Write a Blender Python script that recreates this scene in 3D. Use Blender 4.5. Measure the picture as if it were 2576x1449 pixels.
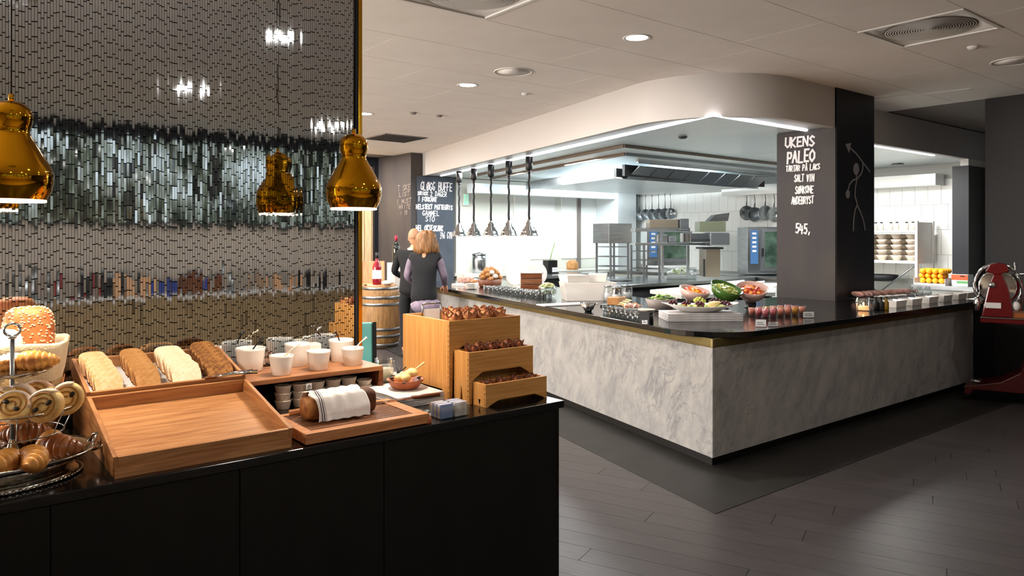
import bpy, bmesh, math, random
from mathutils import Vector, Matrix
R = math.radians; PI = math.pi; rnd = random.Random(7)
S = bpy.context.scene; C = S.collection
for o in list(bpy.data.objects): bpy.data.objects.remove(o)

# ---------------- camera, world, exposure, lights ----------------
EYE = 1.6; YAW = R(38.15); FPX = 1856.0
cam = bpy.data.objects.new('camera', bpy.data.cameras.new('camera')); C.objects.link(cam)
cam.location = (0, 0, EYE); cam.rotation_euler = (PI/2, 0, -YAW)
cam.data.sensor_width = 36; cam.data.lens = FPX/2576*36; cam.data.shift_y = -126.5/2576
cam.data.clip_start = .05; S.camera = cam
S.view_settings.view_transform = 'Standard'; S.view_settings.look = 'None'
S.view_settings.gamma = 1; S.view_settings.use_curve_mapping = False
S.view_settings.exposure = 0.35
w = bpy.data.worlds.new('world'); S.world = w; w.use_nodes = True
w.node_tree.nodes['Background'].inputs[0].default_value = (.55, .6, .7, 1)
w.node_tree.nodes['Background'].inputs[1].default_value = .05
S.cycles.use_denoising = True; S.cycles.max_bounces = 8; S.cycles.glossy_bounces = 4
S.cycles.transmission_bounces = 6; S.cycles.sample_clamp_indirect = 6

ZC = 3.17; ZS = 2.753; ZT = .94; ZF = .90     # room ceiling, kitchen ceiling, buffet top, near counter top
def ray(x, y):
    u = (x-1288)/FPX; v = (598-y)/FPX
    return Vector((math.sin(YAW)+u*math.cos(YAW), math.cos(YAW)-u*math.sin(YAW), v))
def at(x, y, z=0):
    d = ray(x, y); t = (z-EYE)/d.z; return Vector((t*d.x, t*d.y, z))
def aty(x, y, Y):
    d = ray(x, y); t = Y/d.y; return Vector((t*d.x, Y, EYE+t*d.z))
def atx(x, y, X):
    d = ray(x, y); t = X/d.x; return Vector((X, t*d.y, EYE+t*d.z))
def atd(x, y, D):
    d = ray(x, y); return Vector((D*d.x, D*d.y, EYE+D*d.z))

def area(name, loc, size, power, color=(1, .93, .85), rot=(0, 0, 0), sy=None, shape=None, spread=PI):
    l = bpy.data.lights.new(name, 'AREA'); l.energy = power; l.color = color; l.size = size
    if sy: l.shape = 'RECTANGLE'; l.size_y = sy
    if shape: l.shape = shape
    l.spread = spread
    o = bpy.data.objects.new(name, l); o.location = loc; o.rotation_euler = rot; C.objects.link(o); return o
DL = [(4.35, 3.95), (4.33, 6.25), (4.31, 8.5), (4.33, 1.65), (2.1, .9), (6.6, .9), (2.1, -1.6), (4.3, -3.2), (-.2, -2.2), (4.3, 10.7), (2.3, 5.9), (2.3, 8.5), (2.3, 11), (5.9, 12.5)]  # last four are unseen, added to brighten the ceiling and far left
for i, (x, y) in enumerate(DL):
    area('downlight_lamp', (x, y, ZC-.02), .17, (30, 34, 34, 5, 8, 9, 13, 15, 17, 60, 75, 75, 90, 70)[i], (1, .92, .85), shape='DISK')
area('window_daylight', (-3.85, 8.2, 1.7), 7.5, 480, (1, .965, .94), rot=(PI/2, 0, -PI/2), sy=2.2)  # added fill light on the unseen left side
for i in range(6):                                           # kitchen ceiling lights behind the soffit
    area('kitchen_lamp', (7.6+(i % 2)*2.6, 5.6+(i//2)*2.4, ZS-.03), .9, 62, (.93, .98, 1.0))
area('kitchen_lamp', (10.6, 5.2, ZS-.03), .8, 70, (1, .97, .9))
area('kitchen_lamp', (11.0, 10.6, ZS-.03), .9, 30, (.95, .98, 1))

# ---------------- materials ----------------
def hx(h):
    h = h.lstrip('#'); c = [int(h[i:i+2], 16)/255 for i in (0, 2, 4)]
    return tuple((v/12.92 if v <= .04045 else ((v+.055)/1.055)**2.4) for v in c)+(1,)
def nd(t, k, **kw):
    n = t.nodes.new(k)
    for a, b in kw.items(): setattr(n, a, b)
    return n
def mat(name, col, rough=.5, metal=0, col2=None, scale=8, stretch=(1, 1, 1), bump=0, emit=None, es=0, spec=.5, trans=0, ior=1.45, detail=4, coat=0, dist=0, lo=.35, hi=.65, bscale=None):
    m = bpy.data.materials.new(name); m.use_nodes = True; t = m.node_tree; b = t.nodes['Principled BSDF']
    b.inputs['Base Color'].default_value = hx(col); b.inputs['Roughness'].default_value = rough
    b.inputs['Metallic'].default_value = metal; b.inputs['Specular IOR Level'].default_value = spec
    b.inputs['Transmission Weight'].default_value = trans; b.inputs['IOR'].default_value = ior
    b.inputs['Coat Weight'].default_value = coat; b.inputs['Coat Roughness'].default_value = .1
    if emit: b.inputs['Emission Color'].default_value = hx(emit); b.inputs['Emission Strength'].default_value = es
    if col2 or bump:
        tc = nd(t, 'ShaderNodeTexCoord'); mp = nd(t, 'ShaderNodeMapping'); mp.inputs['Scale'].default_value = stretch
        t.links.new(tc.outputs['Object'], mp.inputs[0])
        n = nd(t, 'ShaderNodeTexNoise'); n.inputs['Scale'].default_value = scale; n.inputs['Detail'].default_value = detail
        n.inputs['Distortion'].default_value = dist; t.links.new(mp.outputs[0], n.inputs['Vector'])
        if col2:
            r = nd(t, 'ShaderNodeValToRGB'); r.color_ramp.elements[0].color = hx(col); r.color_ramp.elements[1].color = hx(col2)
            r.color_ramp.elements[0].position = lo; r.color_ramp.elements[1].position = hi
            t.links.new(n.outputs['Fac'], r.inputs[0]); t.links.new(r.outputs[0], b.inputs['Base Color'])
        if bump:
            n2 = n
            if bscale:
                n2 = nd(t, 'ShaderNodeTexNoise'); n2.inputs['Scale'].default_value = bscale; t.links.new(mp.outputs[0], n2.inputs['Vector'])
            bp = nd(t, 'ShaderNodeBump'); bp.inputs['Strength'].default_value = bump; bp.inputs['Distance'].default_value = .01
            t.links.new(n2.outputs['Fac'], bp.inputs['Height']); t.links.new(bp.outputs[0], b.inputs['Normal'])
    return m
def wood(name, a, b, st=(1, 14, 14), rough=.42, scale=4, coat=0): return mat(name, a, rough, 0, b, scale, st, .08, dist=.6, coat=coat)
M = {}
M['teakx'] = wood('teak_x', '#9e6a42', '#c08c5c', (1.2, 16, 16), .38)
M['teaky'] = wood('teak_y', '#96623c', '#b88252', (16, 1.2, 16), .4)
M['teakdark'] = wood('teak_dark', '#5d3018', '#7c4724', (1.2, 16, 16), .4)
M['walnutx'] = wood('riser_wood', '#8a5636', '#ac774e', (1.2, 16, 16), .36)
M['bambooz'] = wood('bamboo_z', '#c98d4c', '#dda45f', (22, 22, .8), .4)
M['bambox'] = wood('bamboo_x', '#b98345', '#cf9a58', (1, 22, 22), .42)
M['boxin'] = wood('box_inside', '#8f6232', '#a87840', (1, 22, 22), .5)
M['board'] = wood('board_wood', '#a86e42', '#c98c5c', (1.2, 18, 18), .45)
M['boarddark'] = wood('board_dark', '#6e4428', '#8a5a38', (1.2, 18, 18), .5)
M['barrel'] = wood('barrel_wood', '#7c5a34', '#a37c4c', (14, 14, 1), .55)
M['crate'] = wood('crate_wood', '#c9946a', '#e0b48c', (10, 10, 1), .6)
M['palewood'] = wood('pale_wood', '#c8ab84', '#e6cfa8', (14, 14, .6), .5)
M['blackstone'] = mat('black_stone', '#08090a', .12, 0, '#141617', 60, bump=0, spec=.6)
M['blackfront'] = mat('black_front', '#090a09', .42, 0, '#0f100e', 9, (1, 1, .3), .0, spec=.35)
M['plinth'] = mat('plinth', '#050506', .5)
M['brass'] = mat('brass_band', '#6e6038', .38, .6, '#7d6f44', 3, (1, 1, 8))
M['brasspol'] = mat('polished_brass', '#c8962c', .16, 1)
M['gold'] = mat('gold', '#cf9216', .06, 1)
M['goldin'] = mat('shade_inside', '#f4ead8', .6, emit='#ffe6c4', es=2.6)
M['steel'] = mat('steel', '#b4b8ba', .25, 1, '#a2a7aa', 3, (1, 1, 12))
M['steeldk'] = mat('steel_dark', '#83878a', .35, .9)
M['chrome'] = mat('chrome', '#d8dadb', .07, 1)
M['silver'] = mat('silver', '#cfccc6', .12, 1, '#b5b2ac', 40, bump=.15)
M['white'] = mat('white_porcelain', '#ece8e2', .15, coat=.5)
M['linen'] = mat('white_linen', '#e8e6e6', .85, 0, '#d6d3d4', 12, bump=.5, bscale=240)
M['cream'] = mat('cream_canvas', '#e2d3b4', .85, 0, '#cdb994', 12, bump=.4, bscale=200)
M['paper'] = mat('white_paper', '#eceef0', .8)
M['black'] = mat('black_plastic', '#121214', .4)
M['blackmat'] = mat('matt_black', '#191a1c', .7)
M['charcoal'] = mat('charcoal_panel', '#3e3a3c', .62, 0, '#48433f', 3, (1, 1, .4), 0, spec=.35)
M['slate'] = mat('blackboard', '#3f4650', .55, 0, '#474f5a', 3, spec=.4)
M['navy'] = mat('dark_panel', '#16181f', .5, 0, '#1c1e25', 3, spec=.4)
M['chalk'] = mat('chalk', '#f2eeee', .9)
M['chalkgrey'] = mat('chalk_grey', '#8b8d95', .9)
M['chalkdim'] = mat('chalk_dim', '#857a72', .9)
M['ceil'] = mat('ceiling_board', '#e6e1dc', .8, 0, '#e1dbd6', 2)
M['gapdark'] = mat('ceiling_joint', '#7a736e', .9)
M['soffit'] = mat('soffit_paint', '#c2bdb9', .45)
M['kceil'] = mat('kitchen_ceiling_steel', '#dde4e6', .32, .35, '#cdd7da', 1.2, (1, .3, 1))
M['kwall'] = mat('kitchen_wall', '#d9dbd2', .4)
M['tile'] = mat('white_tile', '#e9ebe8', .15)
M['grout'] = mat('grout', '#b8bab6', .8)
M['led'] = mat('led_strip', '#ffffff', .5, emit='#fdf6ff', es=4.5)
M['lampdisc'] = mat('lamp_disc', '#ffffff', .5, emit='#fff1e0', es=14)
M['fit'] = mat('fitting_white', '#d8d5d2', .4)
M['darkgrey'] = mat('dark_grey', '#2c2d2f', .5)
M['glass'] = mat('clear_glass', '#f4f8f8', .03, 0, trans=.92, ior=1.3)
M['teal'] = mat('teal_leather', '#5fa39a', .45, 0, '#6eb0a8', 5, bump=.1)
M['red'] = mat('red_enamel', '#5e050b', .2, 0, coat=.6)
M['reddk'] = mat('dark_red_enamel', '#4a060b', .3, 0, coat=.4)
M['stoneware'] = mat('grey_stoneware', '#8a807a', .45)
M['pinkware'] = mat('blush_glaze', '#c8a79c', .25, coat=.4)
M['greenware'] = mat('green_glaze', '#3f6224', .2, coat=.5)
M['cupware'] = mat('speckled_cup', '#d8cabb', .4, 0, '#c6b8a8', 60)
M['terracotta'] = mat('terracotta', '#b5673e', .5, 0, '#a0522f', 14)

gm = M['glass']; t = gm.node_tree; t.nodes.clear(); o_ = nd(t, 'ShaderNodeOutputMaterial'); tr = nd(t, 'ShaderNodeBsdfTransparent'); tr.inputs[0].default_value = (.93, .95, .95, 1)
gs = nd(t, 'ShaderNodeBsdfGlossy'); gs.inputs['Roughness'].default_value = .04; lw = nd(t, 'ShaderNodeLayerWeight'); lw.inputs[0].default_value = .35; mr_ = nd(t, 'ShaderNodeMapRange'); mr_.inputs[3].default_value = .06; mr_.inputs[4].default_value = .42
mx = nd(t, 'ShaderNodeMixShader'); t.links.new(lw.outputs['Facing'], mr_.inputs[0]); t.links.new(mr_.outputs[0], mx.inputs[0]); t.links.new(tr.outputs[0], mx.inputs[1]); t.links.new(gs.outputs[0], mx.inputs[2]); t.links.new(mx.outputs[0], o_.inputs[0])
def marble(name, base='#a9a7a3', vein='#6c6e72', warm='#a8967c'):
    m = bpy.data.materials.new(name); m.use_nodes = True; t = m.node_tree; b = t.nodes['Principled BSDF']; b.inputs['Roughness'].default_value = .35
    tc = nd(t, 'ShaderNodeTexCoord'); mp = nd(t, 'ShaderNodeMapping'); mp0 = nd(t, 'ShaderNodeMapping'); mp0.inputs['Rotation'].default_value = Vector((.5, -.42, .76)).rotation_difference(Vector((0, 0, 1))).to_euler(); mp.inputs['Scale'].default_value = (1, 1, .15)
    t.links.new(tc.outputs['Object'], mp0.inputs[0]); t.links.new(mp0.outputs[0], mp.inputs[0])
    n = nd(t, 'ShaderNodeTexNoise'); n.inputs['Scale'].default_value = 8; n.inputs['Detail'].default_value = 10; n.inputs['Distortion'].default_value = .5; n.inputs['Roughness'].default_value = .7
    t.links.new(mp.outputs[0], n.inputs['Vector'])
    r = nd(t, 'ShaderNodeValToRGB'); e = r.color_ramp.elements; e[0].position = .3; e[0].color = hx('#868687'); e[1].position = .6; e[1].color = hx(base)
    t.links.new(n.outputs['Fac'], r.inputs[0])
    n2 = nd(t, 'ShaderNodeTexNoise'); n2.inputs['Scale'].default_value = 4.5; n2.inputs['Detail'].default_value = 12; n2.inputs['Distortion'].default_value = 1.0; n2.inputs['Roughness'].default_value = .6
    t.links.new(mp.outputs[0], n2.inputs['Vector'])
    s = nd(t, 'ShaderNodeMath', operation='SUBTRACT'); s.inputs[1].default_value = .5; a = nd(t, 'ShaderNodeMath', operation='ABSOLUTE')
    t.links.new(n2.outputs['Fac'], s.inputs[0]); t.links.new(s.outputs[0], a.inputs[0])
    r2 = nd(t, 'ShaderNodeValToRGB'); e = r2.color_ramp.elements; e[0].position = 0; e[0].color = (.85, .85, .85, 1); e[1].position = .022; e[1].color = (0, 0, 0, 1)
    t.links.new(a.outputs[0], r2.inputs[0])
    n3 = nd(t, 'ShaderNodeTexNoise'); n3.inputs['Scale'].default_value = 1.4; t.links.new(mp.outputs[0], n3.inputs['Vector'])
    r3 = nd(t, 'ShaderNodeValToRGB'); e = r3.color_ramp.elements; e[0].position = .45; e[0].color = (.12, .12, .12, 1); e[1].position = .62; e[1].color = (.8, .8, .8, 1); t.links.new(n3.outputs['Fac'], r3.inputs[0])
    mu = nd(t, 'ShaderNodeMath', operation='MULTIPLY'); t.links.new(r2.outputs[0], mu.inputs[0]); t.links.new(r3.outputs[0], mu.inputs[1])
    mx = nd(t, 'ShaderNodeMix', data_type='RGBA'); t.links.new(mu.outputs[0], mx.inputs[0]); t.links.new(r.outputs[0], mx.inputs[6]); mx.inputs[7].default_value = hx(vein)
    t.links.new(mx.outputs[2], b.inputs['Base Color']); return m
M['marble'] = marble('marble')
def plankmat(name, a, b, rough):
    m = mat(name, a, rough, 0, b, 5, (1, 22, 1), .12, dist=.4); t = m.node_tree
    oi = nd(t, 'ShaderNodeObjectInfo'); hs = nd(t, 'ShaderNodeHueSaturation'); mr = nd(t, 'ShaderNodeMapRange')
    mr.inputs[3].default_value = .9; mr.inputs[4].default_value = 1.1
    t.links.new(oi.outputs['Random'], mr.inputs[0]); t.links.new(mr.outputs[0], hs.inputs['Value'])
    p = t.nodes['Principled BSDF']; l = p.inputs['Base Color'].links[0]; src = l.from_socket; t.links.new(src, hs.inputs['Color']); t.links.new(hs.outputs[0], p.inputs['Base Color'])
    return m
M['plank'] = plankmat('floor_plank', '#3a3738', '#474344', .36)
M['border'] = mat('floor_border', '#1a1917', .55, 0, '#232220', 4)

# ---------------- mesh helpers ----------------
class MB:
    def __init__(s): s.v = []; s.f = []; s.sm = []; s.X = Matrix()
    def add(s, vs, fs, smooth=False):
        o = len(s.v); s.v += [tuple(s.X @ Vector(v)) for v in vs]; s.f += [tuple(i+o for i in f) for f in fs]; s.sm += [smooth]*len(fs); return s
    def box(s, x0, x1, y0, y1, z0, z1):
        return s.add([(x0, y0, z0), (x1, y0, z0), (x1, y1, z0), (x0, y1, z0), (x0, y0, z1), (x1, y0, z1), (x1, y1, z1), (x0, y1, z1)],
                     [(0, 3, 2, 1), (4, 5, 6, 7), (0, 1, 5, 4), (1, 2, 6, 5), (2, 3, 7, 6), (3, 0, 4, 7)])
    def prism(s, poly, z0, z1):
        n = len(poly); return s.add([(x, y, z0) for x, y in poly]+[(x, y, z1) for x, y in poly],
            [tuple(range(n-1, -1, -1)), tuple(range(n, 2*n))]+[(i, (i+1) % n, n+(i+1) % n, n+i) for i in range(n)])
    def prismy(s, poly, y0, y1):       # polygon in xz, extruded along y
        n = len(poly); return s.add([(x, y0, z) for x, z in poly]+[(x, y1, z) for x, z in poly],
            [tuple(range(n)), tuple(range(2*n-1, n-1, -1))]+[(i, n+i, n+(i+1) % n, (i+1) % n) for i in range(n)])
    def lathe(s, prof, n=24, c=(0, 0, 0), sx=1, sy=1, wave=None, caps=True):
        vs = []; fs = []
        for k, (r, z) in enumerate(prof):
            for i in range(n):
                a = 2*PI*i/n; dr, dz = wave(k, a) if wave else (0, 0)
                vs.append((c[0]+(r+dr)*math.cos(a)*sx, c[1]+(r+dr)*math.sin(a)*sy, c[2]+z+dz))
        for k in range(len(prof)-1):
            for i in range(n): j = (i+1) % n; fs.append((k*n+i, k*n+j, (k+1)*n+j, (k+1)*n+i))
        if caps:
            if prof[0][0] > 1e-4: fs.append(tuple(range(n-1, -1, -1)))
            if prof[-1][0] > 1e-4: m = (len(prof)-1)*n; fs.append(tuple(range(m, m+n)))
        return s.add(vs, fs, True)
    def cyl(s, x, y, z0, z1, r, n=16): return s.lathe([(r, z0), (r, z1)], n, (x, y, 0))
    def tube(s, pts, r, n=8, sx=1):
        pts = [Vector(p) for p in pts]; rr = r if isinstance(r, (list, tuple)) else [r]*len(pts); vs = []; fs = []
        up = Vector((0, 0, 1))
        for k, p in enumerate(pts):
            d = (pts[min(k+1, len(pts)-1)]-pts[max(k-1, 0)]).normalized()
            a = d.cross(up)
            if a.length < .15: a = d.cross(Vector((0, 1, 0)))
            a.normalize(); b = a.cross(d)
            for i in range(n): t = 2*PI*i/n; vs.append(p+(a*math.cos(t)*sx+b*math.sin(t))*rr[k])
        for k in range(len(pts)-1):
            for i in range(n): j = (i+1) % n; fs.append((k*n+i, k*n+j, (k+1)*n+j, (k+1)*n+i))
        fs.append(tuple(range(n-1, -1, -1))); m = (len(pts)-1)*n; fs.append(tuple(range(m, m+n)))
        return s.add(vs, fs, True)
    def ell(s, c, r, n=16, m=10, fn=None):
        vs = [(c[0], c[1], c[2]-r[2])]; fs = []
        for k in range(1, m):
            b = PI*k/m-PI/2
            for i in range(n):
                a = 2*PI*i/n; q = [math.cos(b)*math.cos(a), math.cos(b)*math.sin(a), math.sin(b)]
                f = fn(*q) if fn else 1; vs.append((c[0]+q[0]*r[0]*f, c[1]+q[1]*r[1]*f, c[2]+q[2]*r[2]*f))
        vs.append((c[0], c[1], c[2]+r[2])); L = len(vs)-1
        for i in range(n): fs.append((0, 1+(i+1) % n, 1+i))
        for k in range(m-2):
            for i in range(n): j = (i+1) % n; q = 1+k*n; fs.append((q+i, q+j, q+n+j, q+n+i))
        for i in range(n): q = 1+(m-2)*n; fs.append((q+i, q+(i+1) % n, L))
        return s.add(vs, fs, True)
    def sheet(s, fn, nu, nv, th=.003):
        a = [[Vector(fn(i/nu, j/nv)) for j in range(nv+1)] for i in range(nu+1)]; vs = []; fs = []
        for top in (1, 0):
            for i in range(nu+1):
                for j in range(nv+1): vs.append(a[i][j]+Vector((0, 0, th*top)))
        q = (nu+1)*(nv+1); I = lambda i, j, t: (0 if t else q)+i*(nv+1)+j
        for i in range(nu):
            for j in range(nv):
                fs.append((I(i, j, 1), I(i+1, j, 1), I(i+1, j+1, 1), I(i, j+1, 1))); fs.append((I(i, j, 0), I(i, j+1, 0), I(i+1, j+1, 0), I(i+1, j, 0)))
        for i in range(nu):
            for j in (0, nv): fs.append((I(i, j, 1), I(i, j, 0), I(i+1, j, 0), I(i+1, j, 1)))
        for j in range(nv):
            for i in (0, nu): fs.append((I(i, j, 1), I(i, j+1, 1), I(i, j+1, 0), I(i, j, 0)))
        return s.add(vs, fs, True)
    def build(s, name, m, parent=None, bev=0, label=None, **kw):
        me = bpy.data.meshes.new(name); me.from_pydata(s.v, [], s.f); me.validate()
        if len(me.polygons) == len(s.sm): me.polygons.foreach_set('use_smooth', s.sm)
        for q in (m if isinstance(m, (list, tuple)) else [m]): me.materials.append(M[q] if isinstance(q, str) else q)
        bm = bmesh.new(); bm.from_mesh(me); bmesh.ops.recalc_face_normals(bm, faces=bm.faces); bm.to_mesh(me); bm.free()
        o = bpy.data.objects.new(name, me); C.objects.link(o); o.parent = parent
        if bev:
            b = o.modifiers.new('bevel', 'BEVEL'); b.width = bev; b.segments = 2; b.limit_method = 'ANGLE'
        if label: o['label'] = label
        for k, v in kw.items(): o[k] = v
        return o
def T(name, label, cat, loc=(0, 0, 0), rz=0, group=None):
    o = bpy.data.objects.new(name, None); o.empty_display_size = .05; C.objects.link(o); o.location = loc; o.rotation_euler = (0, 0, rz)
    o['label'] = label; o['category'] = cat
    if group: o['group'] = group
    return o
def tag(o, label, cat, group=None):
    o['label'] = label; o['category'] = cat
    if group: o['group'] = group
    return o
def dup(root, loc, rz=0, label=None, group=None, scale=None, rot=None):
    def cp(o, p):
        c = o.copy(); C.objects.link(c); c.parent = p
        for ch in kids(o): cp(ch, c)
        return c
    r = cp(root, None); r.location = loc; r.rotation_euler = rot or (0, 0, rz)
    if scale: r.scale = (scale,)*3 if isinstance(scale, (int, float)) else scale
    if label: r['label'] = label
    if group: r['group'] = group
    return r
def kids(o): return [c for c in list(bpy.data.objects) if c.parent == o] if o.name not in KC else KC[o.name]
KC = {}
def freeze(o):
    KC[o.name] = [c for c in bpy.data.objects if c.parent == o]
    for c in KC[o.name]: freeze(c)
    return o
def put(first, used, *a, **k): pass
class Rep:                                   # first placing moves the prototype itself, later ones copy it
    def __init__(s, proto): s.p = freeze(proto); s.n = 0
    def __call__(s, loc, rz=0, label=None, group=None, scale=None, rot=None):
        s.n += 1
        if s.n == 1:
            o = s.p; o.location = loc; o.rotation_euler = rot or (0, 0, rz)
            if scale: o.scale = (scale,)*3 if isinstance(scale, (int, float)) else scale
            if label: o['label'] = label
            if group: o['group'] = group
            return o
        return dup(s.p, loc, rz, label, group, scale, rot)
ORD = ['first', 'second', 'third', 'fourth', 'fifth', 'sixth', 'seventh', 'eighth', 'ninth', 'tenth', 'eleventh', 'twelfth', 'thirteenth', 'fourteenth', 'fifteenth', 'sixteenth', 'seventeenth', 'eighteenth']
def st(o): o['kind'] = 'structure'; return o

# ---------------- the setting ----------------
def plan(p): return (p[0], p[1])
CM = Vector((4.229, 3.145, 0)); LD = Vector((.2232, .9748, 0)); LN = Vector((-.9748, .2232, 0))   # marble corner, direction of its long side, outward normal
XW = 12.6; YB = 11.9; XR = 9.37
XE = at(2470, 960, .08).x
# floor: slab, planks one by one, dark border round the buffet
b = MB(); b.box(-4.2, 14, -5.3, 14, -.12, -.012); fl = st(b.build('floor', 'plank'))
M['palecarpet'] = mat('pale_carpet', '#b5a48e', .95, 0, '#a89680', 30)  # pale floor patches added out of view to bounce light upward
for q in ((-4.1, 1.0, 3.8, 13.1), (-4.1, 9.3, -5.0, -1.0)):
    b = MB(); b.box(*q, -.012, .006); b.build('carpet', 'palecarpet', fl)
pang = R(22); pw = .16; pl = 2.1; c, s_ = math.cos(pang), math.sin(pang)
pmeshes = []
for L in (pl, pl*.7):
    b = MB(); b.box(.0015, L-.0015, .0012, pw-.0012, -.012, 0); o = b.build('plank', 'plank', fl); pmeshes.append(o)
def inb(x, y):
    q = Vector((x, y, 0))-CM
    if y > 2.6 and q.x > -.62+q.y*.229: return False        # under the border and the buffet
    return 1.2 < x < 9.4 and -.2 < y < 5.6 and not (x < 2.0 and y > 2.5)
first = [True, True]; np_ = 0
for r_ in range(-60, 60):
    off = rnd.random()*pl; k = -10*pl+off
    while k < 10*pl:
        t = 0 if rnd.random() < .6 else 1; L = (pl, pl*.7)[t]
        cx, cy = k+L/2, (r_+.5)*pw
        X, Y = cx*s_*1+cy*c*1, 0
        X = 4+cx*(-s_)+cy*c; Y = 2+cx*c+cy*s_
        if np_ < 290 and any(inb(X+q*L*(-s_), Y+q*L*c) for q in (-.5, 0, .5)):
            if first[t]: o = pmeshes[t]; first[t] = False
            else: o = pmeshes[t].copy(); C.objects.link(o)
            o.location = (4+k*(-s_)+r_*pw*c, 2+k*c+r_*pw*s_, 0); o.rotation_euler = (0, 0, PI/2+pang); np_ += 1
            # local x runs along the board; keep boards clear of each other
            o.location.x += pw*c; o.location.y += pw*s_
        k += L
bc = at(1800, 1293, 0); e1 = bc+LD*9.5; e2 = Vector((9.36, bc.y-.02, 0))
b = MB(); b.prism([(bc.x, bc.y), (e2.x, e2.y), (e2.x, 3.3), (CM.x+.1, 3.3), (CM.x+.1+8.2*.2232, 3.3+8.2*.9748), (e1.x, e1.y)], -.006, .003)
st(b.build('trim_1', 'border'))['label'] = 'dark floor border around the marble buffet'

# ceiling: slab above, boards one by one
b = MB(); b.box(-4.2, XR+4, -5.3, 14, ZC+.012, ZC+.12); ce = st(b.build('ceiling', 'gapdark'))
DIFF = [(5.55, 2.06), (2.385, 3.55), (-.2, .55)]
cm = {}
def cpanel(x0, x1, y0, y1):
    key = (round(x1-x0, 3), round(y1-y0, 3))
    if key not in cm:
        b = MB(); b.box(.002, x1-x0-.002, .002, y1-y0-.002, 0, .012); o = b.build('panel', 'ceil', ce, bev=.0015); cm[key] = o
    else: o = cm[key].copy(); C.objects.link(o)
    o.location = (x0, y0, ZC)
g = .75
for j in range(-12, 18):
    y0 = 2.06+(j-2)*.747; y1 = y0+.747
    if y0 > 12.4: continue
    x = -3.9+(j % 3)*.75
    cuts = [d for d in DIFF if abs(d[1]-y0) < .3]
    while x < 9.35:
        x1 = x+2.25
        for d in cuts:
            if x < d[0]-.05 < x1: x1 = d[0]
            elif abs(x-d[0]) < .05: x1 = d[0]+.75
        x1 = min(x1, 9.37)
        if not any(abs(x-d[0]) < .05 for d in cuts) and x1-x > .05:
            if not (x > 7.6 and y0 > 4.4): cpanel(x, x1, y0, y1)
        x = x1

# soffit over the buffet with its rounded corner
P0 = at(1600, 314, ZS); P0.z = 0; YS = at(1957, 295, ZS).y
k = (YS-P0.y)/LD.y; CN = P0+LD*k                                   # sharp corner of the soffit
PC = at(2104, 757, ZT); XP, YP = PC.x, PC.y                          # near corner of the pillar
rad = 1.0; ang = math.acos(-(LD.x)) ; half = math.acos(LD.dot(Vector((1, 0, 0))))/2; tl = rad/math.tan(half)
cen = CN+Vector((tl, 0, 0))+Vector((0, rad, 0))
path = [CN+LD*((YB-CN.y)/LD.y)]; n0 = LN
a0 = math.atan2(LN.y, LN.x); a1 = -PI/2+2*PI
for i in range(17):
    a = a0+(a1-a0)*i/16; path.append(cen+Vector((math.cos(a), math.sin(a), 0))*rad)
path.append(Vector((XP-.001, YS, 0)))
inner = []
for i, p in enumerate(path):
    d = (path[min(i+1, len(path)-1)]-path[max(i-1, 0)]).normalized(); nrm = Vector((-d.y, d.x, 0)); inner.append(p+nrm*.07)
def ribbon(name, m, A, B, z0, z1, smooth=True, parent=None):
    n = len(A); b = MB(); vs = [(p.x, p.y, z0) for p in A]+[(p.x, p.y, z1) for p in A]+[(p.x, p.y, z0) for p in B]+[(p.x, p.y, z1) for p in B]; fs = []
    for i in range(n-1): fs += [(i, i+1, n+i+1, n+i), (2*n+i+1, 2*n+i, 3*n+i, 3*n+i+1)]
    b.add(vs, fs, True); fs2 = [(i+1, i, 2*n+i, 2*n+i+1) for i in range(n-1)]+[(n+i, n+i+1, 3*n+i+1, 3*n+i) for i in range(n-1)]+[(0, n, 3*n, 2*n), (n-1, 3*n-1, 4*n-1, 2*n-1)]
    b.add(vs, fs2); return b.build(name, m, parent)
st(ribbon('trim_2', 'soffit', path, inner, ZS, ZC))['label'] = 'white soffit with rounded corner above the marble buffet'
YS2 = at(2198, 360.5, ZS).y; XP2 = aty(2199, 400, YP).x
b = MB(); b.box(XP2-.02, XW, YS2, YS2+.08, ZS, ZC); st(b.build('trim_3', 'soffit'))['label'] = 'straight white soffit right of the dark pillar'
# kitchen ceiling in steel panels
kin = [p+Vector((0, 0, 0)) for p in inner]
poly = [(p.x, p.y) for p in kin]+[(XP2, YS+.07), (XP2, YS2+.08), (XW+.3, YS2+.08), (XW+.3, YB+.2), (kin[0].x, YB+.2)]
b = MB(); b.prism(poly, ZS+.01, ZS+.05); st(b.build('ceiling_kitchen', 'kceil'))
LC = at(1795, 291, ZS); 
def strip(name, pts, wd, z, m, lab, parent=None):
    b = MB()
    for p, q in zip(pts[:-1], pts[1:]):
        d = (q-p).normalized(); n = Vector((-d.y, d.x, 0))*wd/2
        b.add([(v.x, v.y, zz) for zz in (z, z+.012) for v in (p-n, q-n, q+n, p+n)], [(0, 3, 2, 1), (4, 5, 6, 7), (0, 1, 5, 4), (1, 2, 6, 5), (2, 3, 7, 6), (3, 0, 4, 7)])
    return b.build(name, m, parent)
lc = Vector((LC.x, LC.y, 0)); la = lc+LD*((YB-.2-lc.y)/LD.y); lb = Vector((XP+.02, lc.y+.0, 0))
tag(strip('light_strip', [la, lc, Vector((XP+.45, lc.y, 0))], .026, ZS-.004, 'led', ''), 'thin glowing light strip bent at a corner under the rounded soffit', 'light strip')
l2 = at(2198, 360, ZS); l3 = at(2378, 389, ZS)
tag(strip('light_strip', [Vector((XP2+.02, YS2+.13, 0)), Vector((l3.x, YS2+.13, 0))], .035, ZS-.004, 'led', ''), 'thin glowing light strip under the soffit right of the dark pillar', 'light strip')
q = at(2198, 251, ZC-.01); q2 = at(2445, 225, ZC-.01)
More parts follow.
